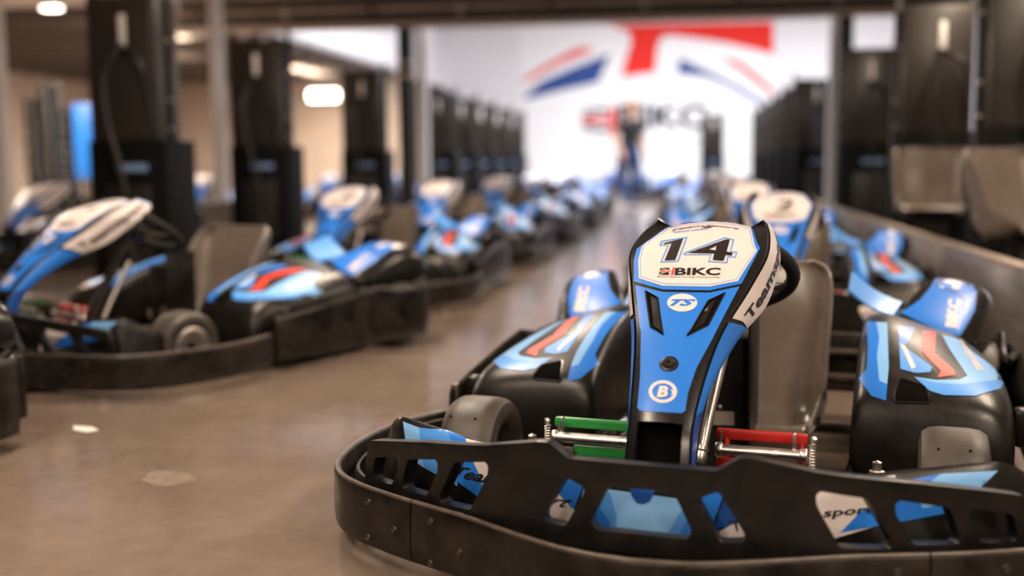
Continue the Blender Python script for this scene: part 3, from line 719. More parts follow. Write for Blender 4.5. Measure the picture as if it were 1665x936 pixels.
def seat_rows():
    prof = crom([(0.895, 0.128, 0.185, 0.012), (0.915, 0.142, 0.200, 0.035), (0.96, 0.128, 0.208, 0.085), (1.03, 0.098, 0.212, 0.125), (1.10, 0.092, 0.214, 0.150), (1.155, 0.125, 0.216, 0.155), (1.185, 0.20, 0.216, 0.145), (1.205, 0.29, 0.218, 0.130), (1.222, 0.38, 0.220, 0.105), (1.238, 0.455, 0.216, 0.070), (1.246, 0.492, 0.200, 0.045), (1.249, 0.512, 0.165, 0.025)], 4)
    rows = []
    for i, (v, w, hw, hh) in enumerate(prof):
        a = np.array(prof[max(0, i - 1)][:2]); b = np.array(prof[min(len(prof) - 1, i + 1)][:2]); t = (b - a) / np.linalg.norm(b - a); n = np.array([-t[1], t[0]])
        r = []
        for j in range(21):
            s = -1 + 2 * j / 20; e = max(0.0, (abs(s) - 0.50) / 0.50)
            uu = math.copysign(abs(s) * 1.5 if abs(s) < 0.5 else 0.75 + 0.25 * (1 - (1 - e) ** 2.6), s); k = e ** 1.6
            r.append(Vector((uu * hw, v + n[0] * hh * k - 0.010 * math.cos(s * 3.1) * 0, w + n[1] * hh * k)))
        rows.append(r)
    return rows
def build_seat(parent):
    o = mk('seat', *grid_data(seat_rows()), SEATM, parent, angle=180)
    mod(o, 'SOLIDIFY', thickness=0.010, offset=0); mod(o, 'SUBSURF', levels=1, render_levels=1); bake(o, 60)
    return o

KART, UNIQ, FACE_BVH, FAIR = build_kart()
tag(KART, 'blue and white kart with 14 on its fairing, sharp in the foreground', 'kart', 'parked karts')
def digit_on(root, body, quad):
    f = [c for c in root.children if c.name.split('.')[0] == 'fairing'][0]
    V, T = text_tris(body, 0.25, 0.03)
    return decal('digit', None, FACE_BVH, BLKV, f, 0.002, tris=(quadmap(V, quad), T))
def place_kart(x, y, yaw, label, number=None):
    k = copy_tree(KART); k.location = (x, y, 0); k.rotation_euler = (0, 0, -math.radians(yaw))
    del_u = [o for f in k.children for o in f.children if o.name.split('.')[0] in ('digit', 'digit_outline')]
    for o in del_u: bpy.data.objects.remove(o)
    for o in [o for o in k.children if o.name.split('.')[0] == 'wear_hole']: bpy.data.objects.remove(o)
    tag(k, label, 'kart', 'parked karts')
    if number: digit_on(k, number, [(1105, 425), (1168, 425), (1176, 388), (1113, 388)] if len(number) == 1 else [(1085, 425), (1185, 425), (1193, 388), (1093, 388)])
    return k
GT = 'parked karts'
place_kart(-1.9226, 3.8635, 37.37, 'blue and white kart standing sideways across the left of the aisle', '7')
place_kart(-2.91, 2.05, 37.4, 'kart at the left edge of the photo showing only a black bumper corner')
place_kart(0.969, 4.016, 13.2, 'blue and white kart with 2 on its fairing, behind the kart numbered 14', '2')
place_kart(-1.042, 5.784, 12.6, 'kart just behind the sideways kart in the left row, fairing and pod showing', '10')
place_kart(-0.66, 8.00, 12.0, 'third kart of the left row counted from the camera, beside the black post')
place_kart(-0.25, 10.40, 12.0, 'fourth kart of the left row counted from the camera, softly out of focus')
place_kart(0.16, 12.80, 12.0, 'fifth kart of the left row counted from the camera, a small blue white blur')
place_kart(0.55, 15.30, 12.0, 'last kart of the left row before the bright wall')
place_kart(1.36, 6.40, 12.0, 'kart directly behind the one numbered 2 in the right row')
place_kart(1.75, 8.80, 11.0, 'fourth kart of the right row counted from the camera, mostly hidden')
place_kart(2.10, 11.30, 11.0, 'fifth kart of the right row counted from the camera, a blue white blur')
place_kart(2.50, 13.80, 11.0, 'last kart of the right row, in front of the walking person')
place_kart(-3.85, 8.3, 20, 'kart with a white fairing top at the far left beside the pale post')

# ------------------------------------------------------------------ the room
def floor_mat():
    m = bpy.data.materials.new('polished_concrete'); m.use_nodes = True; nt = m.node_tree; b = nt.nodes['Principled BSDF']
    tc = nt.nodes.new('ShaderNodeTexCoord')
    def noise(sc, det=6, ro=0.6, dist=0.0):
        n = nt.nodes.new('ShaderNodeTexNoise'); n.inputs['Scale'].default_value = sc; n.inputs['Detail'].default_value = det; n.inputs['Roughness'].default_value = ro; n.inputs['Distortion'].default_value = dist
        nt.links.new(tc.outputs['Object'], n.inputs['Vector']); return n
    n1, n2, n3 = noise(1.6, 8, 0.65, 0.4), noise(14, 8, 0.7), noise(5.0, 6, 0.6, 1.2)
    cr = nt.nodes.new('ShaderNodeValToRGB'); e = cr.color_ramp.elements
    e[0].position = 0.34; e[0].color = (0.165, 0.122, 0.093, 1); e[1].position = 0.66; e[1].color = (0.215, 0.166, 0.130, 1)
    nt.links.new(n1.outputs['Fac'], cr.inputs['Fac'])
    mx = nt.nodes.new('ShaderNodeMix'); mx.data_type = 'RGBA'; mx.blend_type = 'OVERLAY'; mx.inputs['Factor'].default_value = 0.28
    nt.links.new(cr.outputs['Color'], mx.inputs['A']); nt.links.new(n2.outputs['Fac'], mx.inputs['B'])
    # worn flecks
    v = nt.nodes.new('ShaderNodeMapRange'); v.inputs['From Min'].default_value = 0.66; v.inputs['From Max'].default_value = 0.74
    nt.links.new(n3.outputs['Fac'], v.inputs['Value'])
    mx2 = nt.nodes.new('ShaderNodeMix'); mx2.data_type = 'RGBA'; mx2.inputs['B'].default_value = (0.27, 0.215, 0.175, 1)
    ml = nt.nodes.new('ShaderNodeMath'); ml.operation = 'MULTIPLY'; ml.inputs[1].default_value = 0.5
    nt.links.new(v.outputs['Result'], ml.inputs[0]); nt.links.new(ml.outputs[0], mx2.inputs['Factor'])
    nt.links.new(mx.outputs['Result'], mx2.inputs['A']); nt.links.new(mx2.outputs['Result'], b.inputs['Base Color'])
    mr = nt.nodes.new('ShaderNodeMapRange'); mr.inputs['From Min'].default_value = 0.3; mr.inputs['From Max'].default_value = 0.7; mr.inputs['To Min'].default_value = 0.09; mr.inputs['To Max'].default_value = 0.21
    nt.links.new(n3.outputs['Fac'], mr.inputs['Value']); nt.links.new(mr.outputs['Result'], b.inputs['Roughness'])
    bp = nt.nodes.new('ShaderNodeBump'); bp.inputs['Strength'].default_value = 0.12; bp.inputs['Distance'].default_value = 0.004
    nt.links.new(n2.outputs['Fac'], bp.inputs['Height']); nt.links.new(bp.outputs['Normal'], b.inputs['Normal'])
    b.inputs['Specular IOR Level'].default_value = 0.8
    return m
def struct(name, V, Fc, m, parent=None):
    o = mk(name, V, Fc, m, parent, smooth=False)
    if parent is None: o['kind'] = 'structure'
    return o
def bbox_b(bx0, bx1, by0, by1, z0, z1):
    P = [B(x, y, z) for z in (z0, z1) for y in (by0, by1) for x in (bx0, bx1)]
    return P, [(0, 2, 3, 1), (4, 5, 7, 6), (0, 1, 5, 4), (2, 6, 7, 3), (0, 4, 6, 2), (1, 3, 7, 5)]
def sb(name, bx0, bx1, by0, by1, z0, z1, m, parent=None): return struct(name, *bbox_b(bx0, bx1, by0, by1, z0, z1), m, parent)
def wray(px):
    return (px[0] - 832.5) / F_PX * CR + (px[1] - 468) / F_PX * CD + CF
def at_by(px, by):                       # pixel onto the plane across the hall at by
    d = wray(px); t = by / (d[0] * math.sin(BA) + d[1] * math.cos(BA)); p = d * t; return Vector((p[0], p[1], p[2] + CAM_H))
def bx_at(px, by): p = at_by(px, by); return toB(p.x, p.y)[0]
WALLW = mat('white_wall_paint', (0.82, 0.81, 0.84), 0.6, bump=0.05, bscale=30)
WALLB = mat('beige_wall_paint', (0.52, 0.42, 0.34), 0.6, var=0.15, vscale=2)
CEILM = mat('grey_ceiling_deck', (0.58, 0.54, 0.51), 0.5, var=0.2, vscale=3)
RIBM = mat('dark_ceiling_rib', (0.10, 0.085, 0.075), 0.5)
BEAMM = mat('painted_steel_beam', (0.48, 0.40, 0.34), 0.45, var=0.3, vscale=5)
LAMPM = mat('lamp_diffuser', (1, 1, 1), 0.5, emit=(1.0, 0.88, 0.74), estr=13.0)
LAMPB = mat('lamp_body', (0.6, 0.58, 0.55), 0.4)
POSTW = mat('pale_post_paint', (0.86, 0.85, 0.87), 0.4)
PLINTH = mat('grey_concrete_plinth', (0.22, 0.21, 0.21), 0.6, var=0.2, vscale=8)
BARR = mat('brushed_barrier_sheet', (0.40, 0.36, 0.33), 0.36, metal=0.6, var=0.5, vscale=3, col2=(0.20, 0.17, 0.145), stretch=(1, 1, 6), rvar=0.08)
BARRT = mat('barrier_rail', (0.42, 0.34, 0.28), 0.4, metal=0.4)

FLOOR = struct('floor', [(-22, -4, 0), (22, -4, 0), (22, 42, 0), (-22, 42, 0)], [(0, 1, 2, 3)], floor_mat())
def flat_on_floor(name, px_loop, m, z=0.0008):
    V, T = tri2d([px_loop], 14.0); vs = []
    for p in V:
        d = wray(p); t = (z - CAM_H) / d[2]; vs.append((d[0] * t, d[1] * t, z))
    o = mk(name, vs, T, m, FLOOR, smooth=False); return o
PALE = mat('pale_concrete', (0.27, 0.215, 0.175), 0.25, var=0.35, vscale=30, col2=(0.19, 0.145, 0.112))
GLINT = mat('white_lamp_glint', (0.85, 0.82, 0.78), 0.4)  # white that paints a lamp's reflection on the floor
flat_on_floor('pale_patch', [(275 + math.cos(a) * 43 * (1 + 0.10 * math.sin(5 * a)), 777 + math.sin(a) * 12 * (1 + 0.12 * math.cos(3 * a))) for a in np.linspace(0, 2 * math.pi, 28, endpoint=False)], PALE)  # slightly paler flat patch on the floor
flat_on_floor('lamp_glint', [(119, 692), (150, 694), (161, 699), (140, 702), (120, 698)], GLINT)  # flat white dash painting a lamp reflection
sb('floor_joint', -3.2, 1.0, 4.30, 4.306, 0.0, 0.0012, mat('floor_joint_filler', (0.30, 0.25, 0.21), 0.5), FLOOR)

BY_BEAM, BY_FAR = 14.0, 32.0
sb('ceiling', -14.5, 8.0, -4.0, 14.2, 2.95, 3.05, CEILM)
c2 = sb('ceiling', -14.5, -6.9, 14.2, 27.4, 2.95, 3.05, CEILM)
for k in range(15): sb('ceiling_rib', -14.4, -6.95, 14.6 + k * 0.84, 14.78 + k * 0.84, 2.78, 2.95, RIBM, c2)
sb('ceiling', -6.9, 8.0, 14.2, 32.2, 5.70, 5.80, WALLW)
sb('wall_back', -6.9, 8.2, BY_FAR, BY_FAR + 0.2, 0, 5.75, WALLW)
sb('wall_side', -14.5, -6.9, 27.2, 27.4, 0, 3.0, WALLB)
sb('wall_left', -14.7, -14.5, -4, 27.4, 0, 3.05, WALLB)
sb('wall_right', 8.0, 8.2, -4, 32.2, 0, 5.75, WALLW)
sb('wall_divider', -7.05, -6.9, 14.2, 32.0, 2.95, 5.75, WALLW)
sb('wall_gable', -6.9, 8.0, 14.2, 14.3, 3.0, 5.75, WALLW)
bx0, bx1 = bx_at((292, 50), BY_BEAM), bx_at((1640, 20), BY_BEAM)
zb = at_by((700, 45), BY_BEAM).z
beam = sb('trim_1', bx0, bx1, BY_BEAM - 0.10, BY_BEAM + 0.10, zb, zb + 0.07, BEAMM)
sb('beam_web', bx0, bx1, BY_BEAM + 0.00, BY_BEAM + 0.03, zb + 0.07, zb + 0.50, RIBM, beam)
sb('beam_top_flange', bx0, bx1, BY_BEAM - 0.10, BY_BEAM + 0.10, zb + 0.40, zb + 0.47, BEAMM, beam)
tube('conduit', [B(bx0, BY_BEAM - 0.09, zb + 0.24), B(bx1, BY_BEAM - 0.09, zb + 0.24)], 0.035, BEAMM, beam)
for k in range(9):
    bx = bx0 + (bx1 - bx0) * (k + 0.3) / 9
    sb('conduit_clamp', bx - 0.03, bx + 0.03, BY_BEAM - 0.13, BY_BEAM + 0.0, zb + 0.15, zb + 0.29, LAMPB if k % 2 else RIBM, beam)
for n, pxx in ((2, 661), (3, 1372)):
    bx = bx_at((pxx, 150), BY_BEAM)
    p = sb('trim_%d' % n, bx - 0.085, bx + 0.085, BY_BEAM - 0.09, BY_BEAM + 0.09, 0, zb, RACKM)
    sb('post_base_plate', bx - 0.15, bx + 0.15, BY_BEAM - 0.15, BY_BEAM + 0.15, 0, 0.02, RACKM, p)
    for z in (1.1, 1.25): sb('post_strap', bx - 0.10, bx + 0.10, BY_BEAM - 0.11, BY_BEAM - 0.09, z + 0.75, z + 0.80, BEAMM, p)
bxw = bx_at((687, 150), BY_BEAM + 0.3); sb('trim_4', bxw - 0.06, bxw + 0.06, BY_BEAM + 0.25, BY_BEAM + 0.37, 0, zb + 0.2, POSTW)
bxw = bx_at((1355, 150), BY_BEAM + 0.3); sb('trim_5', bxw - 0.06, bxw + 0.06, BY_BEAM + 0.25, BY_BEAM + 0.37, 0, zb + 0.2, POSTW)
# pale post on its grey plinth between the charger racks, and the pale pillar at the far left
by = 10.6; bx = bx_at((362, 340), by)
p6 = sb('trim_6', bx - 0.055, bx + 0.055, by - 0.055, by + 0.055, 0.42, 2.95, POSTW); sb('plinth', bx - 0.22, bx + 0.23, by - 0.20, by + 0.20, 0, 0.42, PLINTH, p6)
bx = bx_at((2, 250), 9.0); sb('trim_7', bx - 0.09, bx + 0.06, 8.94, 9.06, 0, 2.95, mat('cream_pillar_paint', (0.80, 0.74, 0.70), 0.45))

# ------------------------------------------------------------------ banner on the bright wall
def on_wall(name, loops, m, parent, off, step=14.0, tris=None):
    V, T = tris if tris else tri2d(loops, step)
    return mk(name, [at_by(p, BY_FAR - off) for p in V], T, m, parent, smooth=False)
BW = mat('banner_white', (0.90, 0.90, 0.92), 0.9, spec=0.0); BR = mat('banner_red', srgb(234, 62, 56), 0.9, spec=0.0); BBL = mat('banner_blue', srgb(62, 86, 148), 0.9, spec=0.0); BT = mat('banner_grey_print', srgb(48, 48, 66), 0.9, spec=0.0)
ban = on_wall('wall_banner', [[(845, 33), (1258, 27), (1258, 306), (845, 306)]], BW, None, 0.012)
mod(ban, 'SOLIDIFY', thickness=0.006, offset=-1); bake(ban)
tag(ban, 'huge white wall banner with a waving red, white and blue flag and grey letters', 'banner')
Zb = lambda L: zoomed(L, 860, 40, 0.32047)
on_wall('red_cross_print', [Zb([(400, 2), (1240, -16), (1240, 150), (1170, 130), (1000, 90), (850, 68), (720, 52), (672, 62), (652, 110), (640, 240), (560, 250), (470, 265), (492, 180), (520, 90), (512, 40), (470, 20)])], BR, ban, 0.045)
on_wall('red_stripe_print', [Zb([(-46, 296), (0, 258), (100, 196), (240, 122), (332, 116), (300, 142), (150, 200), (0, 282)])], BR, ban, 0.045)
on_wall('blue_print', [Zb([(-30, 372), (60, 290), (220, 220), (412, 148), (350, 290), (150, 335), (0, 375)])], BBL, ban, 0.045)
on_wall('blue_print', [Zb([(765, 172), (900, 232), (1060, 310), (1160, 370), (1205, 412), (1150, 390), (1020, 312), (900, 262), (752, 246)])], BBL, ban, 0.045)
on_wall('red_stripe_print', [Zb([(980, 168), (1060, 188), (1150, 250), (1228, 318), (1238, 362), (1180, 312), (1100, 248)])], BR, ban, 0.045)
V2, T2 = text_tris('BIKC', 0, 0.03); on_wall('banner_lettering', None, BT, ban, 0.045, tris=(quadmap(V2, Zb([(450, 530), (905, 528), (905, 402), (450, 404)])), T2))
for L in ([(270, 470), (430, 470), (430, 496), (270, 496)], [(408, 418), (440, 418), (440, 560), (408, 560)]): on_wall('banner_flag_print', [Zb(L)], BR, ban, 0.050)
for L in ([(275, 424), (400, 424), (400, 452)], [(275, 545), (400, 545), (400, 515)], [(275, 440), (275, 462), (370, 462)], [(275, 530), (275, 506), (370, 506)]): on_wall('banner_flag_print', [Zb(L)], BT, ban, 0.050)
on_wall('banner_print_line', [Zb([(700, 588), (865, 586), (865, 596), (700, 598)])], mat('banner_pale_print', srgb(190, 190, 200), 0.5), ban, 0.045)
# round sign high on the wall by the black post
c = at_by((701, 90), BY_FAR - 0.05); wn = B(0, -1) - B(0, 0)
rs = lathe('wall_sign', [(0.40, 0.0), (0.40, 0.05), (0.36, 0.06), (0.28, 0.05), (0.0001, 0.05)], c, wn, mat('dark_sign_rim', (0.05, 0.05, 0.055), 0.4), None, k=32)
tag(rs, 'round dark-rimmed sign with a blue face high beside the black post', 'sign')
lathe('sign_face', [(0.29, 0.0), (0.29, 0.012), (0.0001, 0.012)], c + wn * 0.045 + B(-0.05, 0), wn, BLUE, rs, k=32)

# ------------------------------------------------------------------ lamps
def batten(loc, sx, sy, label, cat='lamp', group=None, m=LAMPM, drop=0.0):
    L = empty('ceiling_lamp', loc, -BA)
    tag(L, label, cat, group)
    rbox('lamp_body', (0, 0, 0.03), (sx, sy, 0.05), LAMPB, L, 0.008); rbox('diffuser', (0, 0, -0.006), (sx * 0.92, sy * 0.96, 0.024), m, L, 0.008)
    if drop > 0:
        for s in (-1, 1): tube('hanger', [(s * sx * 0.35, 0, 0.05), (s * sx * 0.35, 0, drop)], 0.006, STEEL, L, k=6)
    return L
for k, (bx, by) in enumerate(LAMPS): batten(B(bx, by, 2.80), 0.28, 1.55, '%s ceiling batten lamp above the %s row of karts' % (('rearmost', 'nearest', 'middle', 'farthest')[k // 2], ('left', 'right')[k % 2]), group='low bay ceiling lamps', drop=0.15)
for k, (px, d) in enumerate((((84, 13), 13.6), ((80, 32), 14.8), ((126, 29), 15.6))):
    p = at_by(px, d); batten(p, 0.24, 0.14, ['uppermost of three bright lamps at the upper left corner', 'lower left of three bright lamps at the upper left corner', 'rightmost of three bright lamps at the upper left corner'][k], group='side bay lamps', drop=max(0.06, 2.95 - p.z))
def wall_lamp(px, by, sx, sz, label):
    p = at_by(px, by); L = empty('wall_lamp', p, -BA); tag(L, label, 'lamp', 'side bay lamps')
    rbox('lamp_body', (0, 0.05, 0), (sx + 0.06, 0.06, sz + 0.05), LAMPB, L, 0.01); rbox('diffuser', (0, 0.0, 0), (sx, 0.05, sz), LAMPM, L, 0.015)
wall_lamp((20, 155), 27.0, 0.9, 0.22, 'long glowing lamp on the beige wall at the left edge')
wall_lamp((526, 155), 27.0, 0.75, 0.24, 'long glowing lamp between two black charger racks')
wall_lamp((124, 178), 27.0, 0.16, 0.16, 'small glowing lamp above the blue board')

# ------------------------------------------------------------------ charger racks
def make_rack():
    R = empty('charger_rack')
    W_, D_ = 0.46, 0.30
    cab = rbox('cabinet', (0, D_ / 2, 1.37), (W_, D_, 0.89), RACKD, R, 0.012)
    rbox('door', (0, -0.006, 1.37), (W_ - 0.05, 0.016, 0.84), RACKD, cab, 0.006)
    rbox('handle', (0.02, -0.022, 1.60), (0.045, 0.022, 0.20), LABW, cab, 0.010)
    for s in (-1, 1):
        rbox('upright', (s * (W_ / 2 + 0.018), D_ / 2, 0.95), (0.034, 0.05, 1.90), RACKM, R, 0.005)
        for z in (1.00, 1.18, 1.55): lathe('bolt', [(0.012, 0), (0.012, 0.008), (0.0001, 0.012)], (s * (W_ / 2 + 0.018), D_ / 2 - 0.026, z), (0, -1, 0), STEEL, R, k=10)
    base = rbox('base_cabinet', (0.02, D_ / 2 + 0.04, 0.4675), (W_ + 0.06, D_ + 0.12, 0.925), RACKB, R, 0.015)
    rbox('blue_strip', (0.05, -0.022, 0.76), (0.20, 0.012, 0.045), mat('blue_grey_strip', (0.20, 0.32, 0.55), 0.3), base, 0.004)  # plain blue-grey bar on the base front
    rbox('kick_panel', (0.02, -0.024, 0.40), (0.30, 0.010, 0.50), RACKM, base, 0.004)
    tube('cable', crom([(0.02, -0.03, 1.50), (0.0, -0.10, 1.44), (-0.06, -0.13, 1.25), (-0.03, -0.14, 1.00), (0.05, -0.15, 0.70), (0.08, -0.15, 0.35), (0.12, -0.15, 0.05)], 6), 0.014, CABLE, R, k=8)
    tube('cable', crom([(0.03, -0.03, 1.48), (0.10, -0.09, 1.46), (0.17, -0.10, 1.38), (0.19, -0.05, 1.20), (0.20, -0.03, 0.98)], 6), 0.013, CABLE, R, k=8)
    lathe('plug', [(0.026, 0), (0.030, 0.02), (0.024, 0.07), (0.015, 0.09)], (0.02, -0.03, 1.50), (0, -1, -0.3), BLK, R, k=14)
    return R
RACK = make_rack(); first = True
RL, RR = -3.62, 1.68
spots = [(RL + 0.15, 6.60, 'nearest black charger rack of the left side, beside the sideways kart'), (RL, 9.15, 'second black charger rack of the left side, right of the pale post'), (RL - 0.02, 12.35, 'third black charger rack of the left side, just left of the black post'),
         (RR + 0.12, 6.30, 'nearest black charger rack at the right edge of the photo'), (RR, 8.10, 'second charger rack of the right side, with a cable hanging over a spare seat'), (RR, 11.05, 'third charger rack of the right side, next to the black post')]
far = [(RL, y, None) for y in (16.2, 17.9, 19.6, 21.4, 23.2)] + [(RR - 0.08, y, None) for y in (14.9, 16.6, 18.4, 20.4, 22.4, 24.4)]
fl_n = ['first', 'second', 'third', 'fourth', 'fifth', 'sixth']
for k, (bx, by, lab) in enumerate(spots + far):
    r = RACK if first else copy_tree(RACK); first = False
    r.location = B(bx, by, 0); r.rotation_euler = (0, 0, -BA)
    if lab is None:
        j = k - len(spots); lab = '%s dark charger rack beyond the black post on the left, counted outward' % fl_n[j] if j < 5 else '%s dark charger rack beyond the black post on the right, counted outward' % fl_n[j - 5]
    tag(r, lab, 'charger rack', 'black charger racks')
r = copy_tree(RACK); p = at_by((1158, 230), 25.5); r.location = (p.x, p.y, 0); r.rotation_euler = (0, 0, -BA); tag(r, 'single dark charger rack standing alone in front of the bright banner', 'charger rack', 'black charger racks')

# ------------------------------------------------------------------ barrier along the right
BRX = 1.20; bar = empty('metal_barrier', B(BRX, 0.0, 0), -BA); tag(bar, 'low grey sheet metal barrier running along the right behind the karts', 'barrier')
for k in range(9):
    rbox('barrier_panel', (0.02, 0.8 + k * 1.2 + 0.6, 0.185), (0.012, 1.194, 0.36), BARR, bar, 0.002)
    rbox('barrier_post', (0.05, 0.8 + k * 1.2, 0.185), (0.05, 0.05, 0.37), BARR, bar, 0.004)
    rbox('top_rail', (0.03, 0.8 + k * 1.2 + 0.6, 0.375), (0.055, 1.198, 0.018), BARRT, bar, 0.006)

# ------------------------------------------------------------------ spare seats on stands behind the barrier
def spare_seat(px, by, rz, z0, label, lab2):
    p = at_by(px, by)
    o = mk('seat_shell', *grid_data([[Vector((v.x, v.y - 1.08, v.z - 0.085)) for v in r] for r in seat_rows()]), SEATM, None, angle=180)
    mod(o, 'SOLIDIFY', thickness=0.010, offset=0); bake(o, 60)
    S_ = empty('spare_seat', (p.x, p.y, z0), rz); o.parent = S_; tag(S_, label, 'seat', 'spare kart seats')
    for s in (-1, 1): rbox('seat_bracket', (s * 0.12, 0.0, 0.004), (0.03, 0.16, 0.012), DSTEEL, S_, 0.002)
    T_ = empty('seat_stand', (p.x, p.y, 0), rz); tag(T_, lab2, 'stand', 'seat stands')
    rbox('stand_top', (0, 0.0, z0 - 0.022), (0.34, 0.30, 0.03), RACKB, T_, 0.006)
    for a in (-1, 1):
        for b in (-1, 1): rbox('leg', (a * 0.15, b * 0.13, (z0 - 0.035) / 2), (0.03, 0.03, z0 - 0.04), RACKB, T_, 0.004)
spare_seat((1513, 300), 7.45, -0.25, 0.42, 'spare brown-black bucket seat under the hanging cable behind the barrier', 'black stand under the seat with the hanging cable')
spare_seat((1656, 300), 5.55, 0.45, 0.40, 'spare brown-black bucket seat turned sideways at the right edge', 'black stand under the sideways seat at the right edge')

# ------------------------------------------------------------------ karts parked further off
p = at_by((335, 300), 13.4); place_kart(p.x, p.y - 0.6, -8, 'kart with blue and white fairing behind the pale post on its plinth')
p = at_by((543, 300), 15.6); place_kart(p.x, p.y - 0.6, -5, 'kart with white fairing top seen between two left charger racks')
p = at_by((650, 300), 19.0); place_kart(p.x - 0.1, p.y - 0.6, -3, 'kart with pale blue fairing peeking out left of the black post')
p = at_by((926, 300), 24.0); place_kart(p.x, p.y, 0, 'kart with a striped white front alone before the bright banner')
p = at_by((984, 300), 28.2); place_kart(p.x, p.y, 25, 'small blue kart just left of the walking person')
p = at_by((1085, 300), 23.0); place_kart(p.x, p.y, 20, 'small light blue kart just right of the walking person')

# ------------------------------------------------------------------ left background: blue board, red cabinet, stacks of tyres
p = at_by((140, 285), 13.0); bd = empty('display_board', (p.x, p.y, 0), -BA); tag(bd, 'upright blue board left of the nearest charger rack', 'board')
rbox('board_panel', (0, 0, 1.08), (0.27, 0.02, 0.92), BLUE, bd, 0.006); rbox('board_post', (0, 0.03, 0.5), (0.05, 0.03, 1.0), RACKM, bd, 0.004); rbox('board_foot', (0, 0.0, 0.015), (0.36, 0.36, 0.03), RACKM, bd, 0.006)
p = at_by((33, 265), 27.0); rc = empty('red_cabinet', (p.x, p.y, p.z), -BA); tag(rc, 'small red cabinet on the beige wall at the left edge', 'cabinet')
rbox('body', (0, 0, 0), (0.48, 0.22, 0.46), REDP, rc, 0.02); rbox('door', (0.0, -0.115, 0), (0.42, 0.012, 0.40), REDV, rc, 0.008)
TY = None
ORD = 'first second third fourth fifth sixth seventh eighth ninth tenth eleventh twelfth thirteenth fourteenth'.split()
for px, by, n, wh in ((62, 14.2, 13, 'left'), (88, 13.6, 14, 'middle'), (116, 14.6, 12, 'right')):
    p = at_by((px, 300), by)
    for k in range(n):
        if TY is None:
            TY = lathe('kart_tyre', [(0.066, -0.052), (0.078, -0.061), (0.096, -0.065), (0.116, -0.058), (0.127, -0.03), (0.127, 0.03), (0.116, 0.058), (0.096, 0.065), (0.078, 0.061), (0.066, 0.052), (0.066, -0.052)], (0, 0, 0), (0, 0, 1), mat('new_tyre_rubber', (0.010, 0.009, 0.008), 0.3), None, k=28); o = TY
        else: o = TY.copy(); COL.objects.link(o)
        o.location = (p.x + random.uniform(-0.012, 0.012), p.y, 0.065 + k * 0.131)
        tag(o, '%s black tyre up from the floor in the %s of three tyre stacks' % (ORD[k], wh), 'tyre', 'stacked tyres')

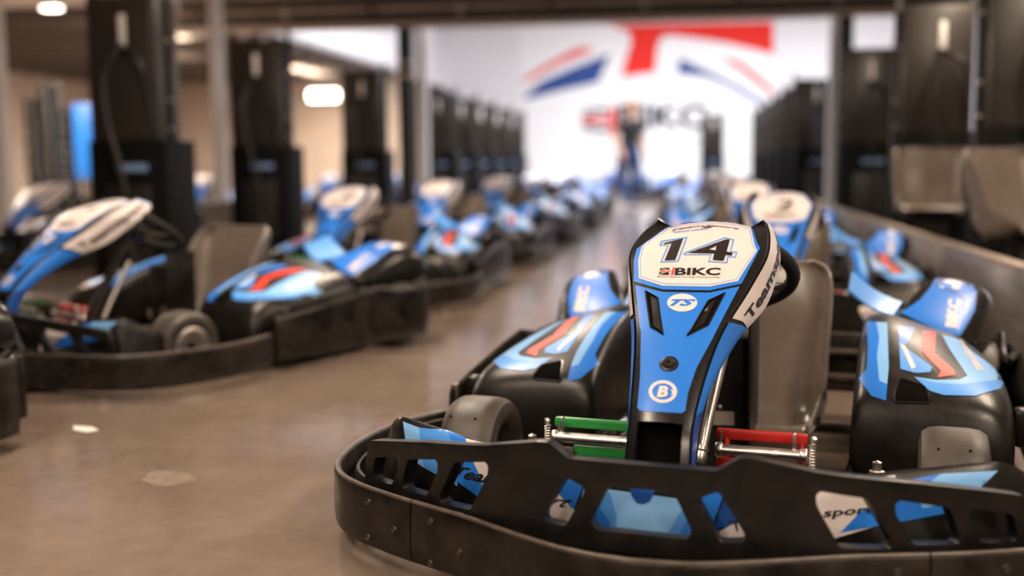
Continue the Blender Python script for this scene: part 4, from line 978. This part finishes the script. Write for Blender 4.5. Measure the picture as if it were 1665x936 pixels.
# ------------------------------------------------------------------ person
def person():
    p = at_by((1022, 300), 19.6)
    ro = empty('person', (p.x, p.y, 0), math.radians(35)); ro.scale = (1.28, 1.28, 1.03); tag(ro, 'person in dark top and blue jeans walking before the banner', 'person')
    J = {'pel': (0, 0, 0.94, .145, .115), 'waist': (0, -0.01, 1.08, .135, .10), 'chest': (0, -0.03, 1.28, .165, .115), 'neckb': (0, -0.05, 1.44, .075, .07), 'neck': (0, -0.07, 1.51, .055, .055), 'head0': (0, -0.085, 1.58, .075, .085), 'head1': (0, -0.095, 1.66, .085, .098), 'head2': (0, -0.09, 1.74, .06, .07)}
    E_ = [('pel', 'waist'), ('waist', 'chest'), ('chest', 'neckb'), ('neckb', 'neck'), ('neck', 'head0'), ('head0', 'head1'), ('head1', 'head2')]
    for s, n in ((-1, 'l'), (1, 'r')):
        sw = 0.07 * s
        J.update({n + 'hip': (s * .085, 0, .88, .105, .105), n + 'knee': (s * .085, -sw * 0.9, .49, .075, .078), n + 'calf': (s * .085, -sw * 0.4, .33, .070, .072), n + 'ank': (s * .09, sw * 0.9 + (0.03 if s < 0 else -0.05), .09, .042, .045), n + 'toe': (s * .10, sw * 0.9 + (0.03 if s < 0 else -0.05) - .17, .045, .04, .03),
                  n + 'sh': (s * .19, -.03, 1.39, .062, .062), n + 'elb': (s * .27, .02 + sw * .5, 1.13, .045, .045), n + 'wri': (s * .25, -.10 + sw * .6, .92, .030, .032), n + 'palm': (s * .245, -.13 + sw * .6, .85, .034, .024)})
        E_ += [('pel', n + 'hip'), (n + 'hip', n + 'knee'), (n + 'knee', n + 'calf'), (n + 'calf', n + 'ank'), (n + 'ank', n + 'toe'), ('chest', n + 'sh'), (n + 'sh', n + 'elb'), (n + 'elb', n + 'wri'), (n + 'wri', n + 'palm')]
        px_, py_, pz_ = J[n + 'palm'][:3]
        for q, (dy, l) in enumerate(((-.024, .070), (-.008, .080), (.008, .076), (.024, .060))):
            J['%sf%da' % (n, q)] = (px_, py_ + dy, pz_ - .035, .010, .010); J['%sf%db' % (n, q)] = (px_ - s * .012, py_ + dy - .006, pz_ - .035 - l, .008, .008)
            E_ += [(n + 'palm', '%sf%da' % (n, q)), ('%sf%da' % (n, q), '%sf%db' % (n, q))]
        J[n + 'th'] = (px_ - s * .02, py_ - .045, pz_ - .02, .010, .010); E_.append((n + 'palm', n + 'th'))
    ks = list(J); ix = {k: i for i, k in enumerate(ks)}
    me = bpy.data.meshes.new('body'); me.from_pydata([J[k][:3] for k in ks], [(ix[a], ix[b]) for a, b in E_], [])
    o = bpy.data.objects.new('body', me); COL.objects.link(o)
    mod(o, 'SKIN', use_smooth_shade=True)
    sk = me.skin_vertices[0].data
    for i, k in enumerate(ks): sk[i].radius = J[k][3:5]; sk[i].use_root = (k == 'pel')
    mod(o, 'SUBSURF', levels=2, render_levels=2); bake(o, 180)
    SKIN = mat('skin', srgb(206, 156, 128), 0.5); JEAN = mat('blue_denim', srgb(34, 58, 106), 0.8, var=0.3, vscale=40); TOP = mat('dark_top_cloth', (0.02, 0.02, 0.024), 0.8); HAIR = mat('fair_hair', srgb(150, 112, 76), 0.6); SHOE = mat('dark_shoe', (0.015, 0.014, 0.014), 0.5)
    o.data.materials.clear()
    for m_ in (SKIN, JEAN, TOP, HAIR, SHOE): o.data.materials.append(m_)
    for f in o.data.polygons:
        c = f.center; x = abs(c.x)
        if c.z < .10: k = 4
        elif c.z < .98 and x < .20: k = 1
        elif c.z < 1.46 and x < .20 or (c.z > 1.25 and c.z < 1.46 and x < .27): k = 2
        else: k = 0
        f.material_index = k
    o.parent = ro
    # hair cap, ears, nose, eyes
    hd = Vector((0, -0.092, 1.665))
    prof = [(0.0001, 0.112), (0.045, 0.104), (0.078, 0.075), (0.094, 0.03), (0.096, -0.02), (0.088, -0.05), (0.083, -0.05), (0.088, 0.0)]
    mk('hair', *lathe_data(prof, hd + Vector((0, 0.012, 0.005)), (0, 0.35, 0.95), 24), HAIR, o)
    for s in (-1, 1):
        lathe('ear', [(0.0001, 0.012), (0.014, 0.008), (0.018, 0), (0.010, -0.008)], hd + Vector((s * 0.084, 0.0, -0.01)), (s, 0, 0), SKIN, o, k=12)
        lathe('eye', [(0.0001, 0.006), (0.008, 0.004), (0.011, -0.002)], hd + Vector((s * 0.032, -0.090, 0.0)), (0, -1, 0), BLKV, o, k=10)
    lathe('nose', [(0.0001, 0.024), (0.009, 0.012), (0.015, -0.006)], hd + Vector((0, -0.092, -0.03)), (0, -1, -0.3), SKIN, o, k=10)
    rbox('mouth', tuple(hd + Vector((0, -0.088, -0.06))), (0.042, 0.010, 0.008), mat('lips', srgb(160, 90, 84), 0.5), o, 0.003)
person()
bpy.context.view_layer.update()
